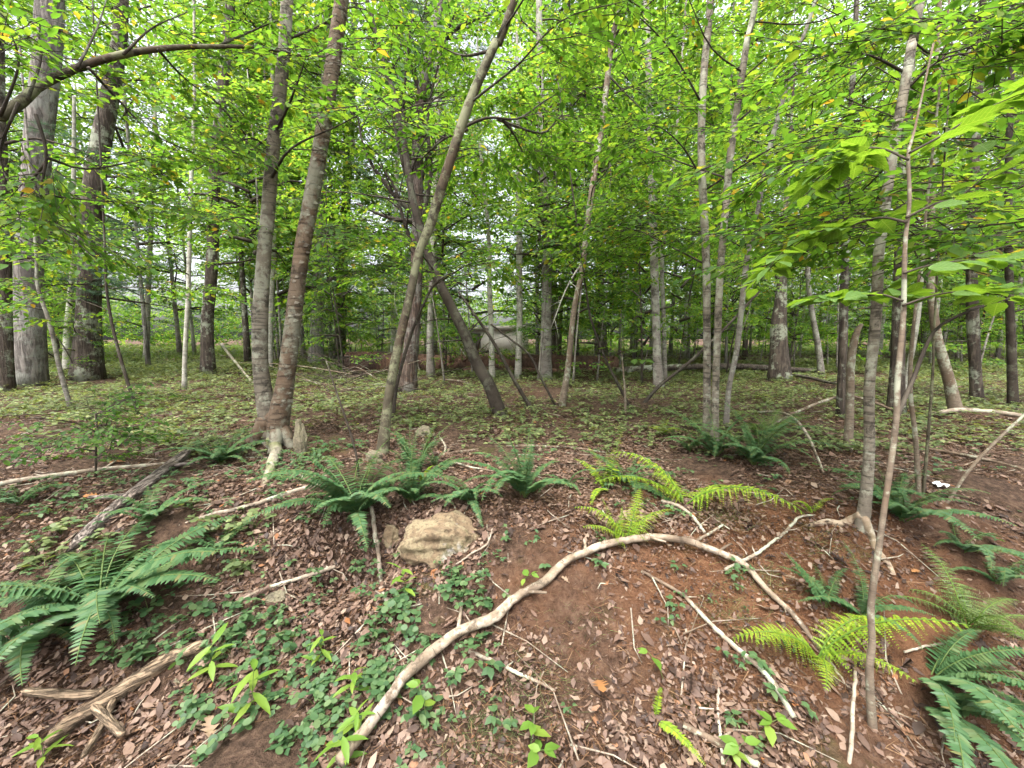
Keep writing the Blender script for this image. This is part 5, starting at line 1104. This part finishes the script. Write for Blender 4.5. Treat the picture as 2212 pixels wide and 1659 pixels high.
# dark little bush at left
bt = px_tree("bush", "dark leafy little bush standing over the pale stick toward the west edge", [(205, 1030), (207, 980), (210, 930), (208, 890)], [5, 5, 4, 3], M['twig'], ext=0); bt.root["category"] = "bush"
auto(bt, 12, .05, .5, .4, 'dark', 2, .55, 2, elev=.5, thin=.8); bt.finish(KINDS)

# carpet of low plants, past counting
g = np.random.default_rng(91)
def scatter(n, y0, y1, p=1.0, wid=1.56):
    y = (y0 ** (1 + p) + (y1 ** (1 + p) - y0 ** (1 + p)) * g.random(n)) ** (1 / (1 + p)); return g.uniform(-wid, wid, n) * y, y
def noise2(x, y, s, seed):
    gg = np.random.default_rng(seed); v = np.zeros_like(x)
    for q in range(14): k = gg.normal(0, 1, 2) * s; v += np.sin(x * k[0] + y * k[1] + gg.uniform(0, 6.28))
    return v / 2.65
def cover_plant(g):
    pos, X, sc = [], [], []
    for q in range(4):
        e = np.array([g.normal(0, .06), g.normal(0, .06), g.uniform(.02, .10)]); a0 = g.uniform(0, 6.28)
        for j in range(3): b = a0 + j * 2.09; pos.append(e); X.append([math.cos(b), math.sin(b), g.normal(0, .2)]); sc.append(g.uniform(.032, .055))
    TV = LEAF2[0] * [1, 1.35, 1]
    return stamp(TV, LEAF2[1], frames(np.array(X), g.normal(0, .25, len(X))), np.array(sc), np.array(pos))
covs = [cover_plant(g) for _ in range(5)]
x, y = scatter(20000, 3.2, 16.0, .55)
w = np.clip((y - 3.2) / 1.8, 0, 1) * .85 + .25 * (x < -1.2); m = noise2(x, y, 1.9, 5) * .42 + g.random(len(x)) < w
x2, y2 = scatter(7000, 14, 45, .6)
x = np.concatenate([x[m], x2]); y = np.concatenate([y[m], y2]); m = np.ones(len(x), bool)
x, y = x[m], y[m]; parts = []
for k in range(5):
    q = np.arange(len(x)) % 5 == k; a = g.uniform(0, 6.28, q.sum())
    R = frames(np.stack([np.cos(a), np.sin(a), g.normal(0, .1, q.sum())], -1), g.normal(0, .12, q.sum()))
    V, F = stamp(covs[k][0], covs[k][1], R, g.uniform(.55, 1.25, q.sum()) * np.clip(y[q] / 8, 1, 3), np.stack([x[q], y[q], hgt(x[q], y[q])], -1)); parts.append((V, [F]))
V, F = join(parts); tag(link("ground_cover", mesh("ground_cover", V, F, (M['cover'],))), "pale green carpet of low leafy plants over the glade floor", None, None, "stuff")
# sprinkle of tiny plants near the camera
x, y = scatter(900, 1.2, 3.6, .8); m = (noise2(x, y, 1.6, 8) > .1) & ((x < .3) | (g.random(len(x)) < .25)); x, y = x[m], y[m]; parts = []
for k in range(5):
    q = np.arange(len(x)) % 5 == k; a = g.uniform(0, 6.28, q.sum())
    V, F = stamp(covs[k][0], covs[k][1], frames(np.stack([np.cos(a), np.sin(a), np.zeros(q.sum())], -1), g.normal(0, .12, q.sum())), g.uniform(.4, .85, q.sum()), np.stack([x[q], y[q], hgt(x[q], y[q])], -1)); parts.append((V, [F]))
V, F = join(parts); tag(link("undergrowth", mesh("undergrowth", V, F, (M['herb'],))), "scattered tiny green plants on the near bank", None, None, "stuff")

# ------------------------------------------------------------------ leaf litter, duff and twigs
g = np.random.default_rng(55)
def dry_leaf(g):
    c, b = g.uniform(-.4, .6), g.uniform(-.25, .3); out = []
    for xx, yy in ((0, 0), (.3, .20), (.62, .22), (1, 0), (.62, -.22), (.3, -.20), (.33, 0), (.66, 0)):
        yy *= g.uniform(.7, 1.3); out.append([xx, yy, c * yy * yy * 2.2 + b * (xx - .5) ** 2 + g.normal(0, .02)])
    V = np.array(out); V[:, 2] -= V[:, 2].min() * .6
    return V, np.array([[0, 6, 1], [1, 6, 7], [1, 7, 2], [2, 7, 3], [3, 7, 4], [4, 7, 5], [5, 7, 6], [5, 6, 0]])
DL = [dry_leaf(g) for _ in range(10)]
def clay_d(x, y): return np.hypot((x - 1.45) * .75, (y - 1.98) * 1.25)
def litter(n, y0, y1, p, s0, s1, lift):
    x, y = scatter(n, y0, y1, p); keep = g.random(n) < np.clip((clay_d(x, y) + noise2(x, y, 3, 2) * .25 - .10) / .6, .16, 1) * np.clip(.72 + .4 * noise2(x, y, 2.2, 3), .3, 1)
    x, y = x[keep], y[keep]; k = len(x); out = []
    for t_ in range(10):
        q = np.arange(k) % 10 == t_; c = q.sum(); a = g.uniform(0, 6.28, c); e = .01
        nx = -(hgt(x[q] + e, y[q]) - hgt(x[q] - e, y[q])) / (2 * e); ny = -(hgt(x[q], y[q] + e) - hgt(x[q], y[q] - e)) / (2 * e)
        d = np.stack([np.cos(a), np.sin(a), -(np.cos(a) * nx + np.sin(a) * ny) + g.normal(0, .16, c)], -1)
        V, F = stamp(DL[t_][0], DL[t_][1], frames(d, g.normal(0, .22, c)), g.uniform(s0, s1, c), np.stack([x[q], y[q], hgt(x[q], y[q]) + g.uniform(.002, lift, c)], -1)); out.append((V, [F]))
    return out
DL8 = DL
DL = [(v[[0, 1, 2, 3, 4, 5]] * [1, g.uniform(.6, 1.5), 1.3] + g.normal(0, .09, (6, 3)) * [1, 1, .7], np.array([[0, 5, 1], [1, 5, 4], [1, 4, 2], [2, 4, 3]])) for v, f in DL8]
parts = litter(125000, 1.0, 4.6, .40, .014, .042, .02) + litter(30000, 4.2, 14, .5, .035, .07, .03)
DL = DL8
parts += litter(3200, 1.0, 5.0, .6, .04, .075, .03)
def lobed(g):
    out = [(0, .01), (.12, .05), (.22, .20), (.30, .07), (.42, .30), (.50, .09), (.62, .30), (.70, .10), (.84, .16), (1, 0)]; c, b = g.uniform(.2, 1.1), g.uniform(-.5, .5)
    V = [(x_, 0, b * (x_ - .5) ** 2) for x_, _ in out]; F = []; n_ = len(out)
    for s_ in (1, -1):
        o_ = len(V); V += [(x_ + .06 * (y_ > .15), s_ * y_ * g.uniform(.8, 1.2), b * (x_ - .5) ** 2 + c * y_ ** 2 * g.uniform(.3, 1.5)) for x_, y_ in out]
        for j in range(n_ - 1): F += [(j, j + 1, o_ + j + 1), (j, o_ + j + 1, o_ + j)]
    return np.array(V, float), np.array(F)
DL = [lobed(g) for _ in range(10)]
parts += litter(2600, 1.0, 6.0, .6, .045, .10, .03)
V, F = join(parts); tag(link("fallen_leaves", mesh("fallen_leaves", V, F, (M['litter'],))), "brown and purplish dry leaves strewn over the ground", None, None, "stuff")
# crumbs of leaf and bark between them
x, y = scatter(75000, 1.0, 5.2, .35); k = len(x); a = g.uniform(0, 6.28, k)
TV = np.array([[0, -.3, 0], [.8, -.2, .08], [1, .25, -.05], [.1, .3, .1]], float); TF = np.array([[0, 1, 2], [0, 2, 3]])
V, F = stamp(TV, TF, frames(np.stack([np.cos(a), np.sin(a), g.normal(0, .3, k)], -1), g.normal(0, .5, k)), g.uniform(.006, .017, k), np.stack([x, y, hgt(x, y) + g.uniform(.003, .014, k)], -1))
tag(link("leaf_crumbs", mesh("leaf_crumbs", V, [F], (M['litter'],))), "fine dark crumbs of rotted leaf and bark over the soil", None, None, "stuff")
# needles and small twigs
x, y = scatter(70000, 1.0, 5.0, .35); k = len(x); a = g.uniform(0, 6.28, k)
TV = np.array([[0, -.014, 0], [0, .014, 0], [1, 0, .0]], float); TF = np.array([[0, 1, 2]])
V, F = stamp(TV, TF, frames(np.stack([np.cos(a), np.sin(a), g.normal(0, .12, k)], -1), g.normal(0, .5, k)), g.uniform(.03, .11, k), np.stack([x, y, hgt(x, y) + g.uniform(.003, .02, k)], -1))
tag(link("needle_litter", mesh("needle_litter", V, [F], (M['duff'],))), "fine brown needles and chaff between the dry leaves", None, None, "stuff")
x, y = scatter(900, 1.1, 8.0, .6); pieces = []
for i in range(len(x)):
    a = g.uniform(0, 6.28); l = g.uniform(.08, .4); d = np.array([math.cos(a), math.sin(a), 0]); p = np.array([x[i], y[i], 0]); P_ = np.array([p, p + d * l * .5 + g.normal(0, .02, 3), p + d * l + g.normal(0, .02, 3)]); P_[:, 2] = hgt(P_[:, 0], P_[:, 1]) + .012 + g.uniform(0, .01, 3)
    pieces.append(tube(P_, [.004, .003, .0015], 4))
V, F = join(pieces); tw = link("twig_litter", mesh("twig_litter", V, F, (M['stick'],), True)); tag(tw, "countless thin twigs scattered over the litter", None, None, "stuff")
# mossy grass wisps
k = 2600; c = np.array([ground(*q) for q in ((1080, 1560), (1000, 1600), (1250, 1330), (1590, 1330), (1560, 1120), (1640, 1250), (1800, 1180), (1180, 1450))]); i = g.integers(0, len(c), k)
x = c[i, 0] + g.normal(0, .10, k); y = c[i, 1] + g.normal(0, .05, k)
TV = np.array([[0, -.012, 0], [0, .012, 0], [1, 0, 0]], float)
V, F = stamp(TV, np.array([[0, 1, 2]]), frames(np.stack([g.normal(0, 1, k), g.normal(0, 1, k), g.uniform(.1, .6, k)], -1), g.uniform(0, 6, k)), g.uniform(.03, .09, k), np.stack([x, y, hgt(x, y)], -1))
tag(link("grass_wisps", mesh("grass_wisps", V, [F], (M['cover'],))), "wispy olive grass on the bare soil", None, None, "stuff")
# single notable dead leaves
def oak_leaf(g, mat):
    out = [(0, .01), (.12, .05), (.22, .20), (.30, .07), (.42, .30), (.50, .09), (.62, .30), (.70, .10), (.84, .16), (1, 0)]; V, F = [], []
    for x_, y_ in out: V.append((x_, 0, .05 * math.sin(3 * x_)))
    n = len(out)
    for s in (1, -1):
        o = len(V)
        for x_, y_ in out: V.append((x_ + .06 * (y_ > .15), s * y_, .05 * math.sin(3 * x_) + .35 * y_ * g.uniform(.2, 1.2)))
        for j in range(n - 1):
            q = [(j, j + 1, o + j + 1), (j, o + j + 1, o + j)]; F += [t_ if s > 0 else t_[::-1] for t_ in q]
    return mesh("oak_leaf", np.array(V), [np.array(F)], (mat,))
for lab, px, py, s, mt in (("bright orange oak leaf on bare soil under the arch", 1290, 1478, .11, 'litter_orange'), ("large tan curled leaf near the bottom left of the arch", 690, 1540, .13, 'litter_tan'), ("tan oak leaf by the bottom edge", 455, 1610, .11, 'litter_tan'), ("pale leaf lying under the middle of the arched branch", 1235, 1270, .06, 'litter_tan'), ("orange leaf on the litter near the pale stick", 272, 1002, .10, 'litter_orange'),
                           ("orange-brown leaf in front of the grey weathered log", 225, 1080, .10, 'litter_orange'), ("tan leaf curling against the cracked tan log", 215, 1478, .10, 'litter_tan'), ("pale tan leaf on litter in the bottom right", 1510, 1630, .08, 'litter_tan'), ("tan leaf among needles on the red bank", 1690, 1250, .07, 'litter_tan'), ("orange scrap of leaf below the birch roots", 1985, 1240, .06, 'litter_orange'), ("tan leaf below the lichen-yellow rock", 905, 1215, .07, 'litter_tan')):
    c = ground(px, py); tag(link("dead_leaf", oak_leaf(g, M[mt]), None, tuple(c + [0, 0, .02]), (g.normal(0, .2), g.normal(0, .2), g.uniform(0, 6.28)), s), lab, "leaf")
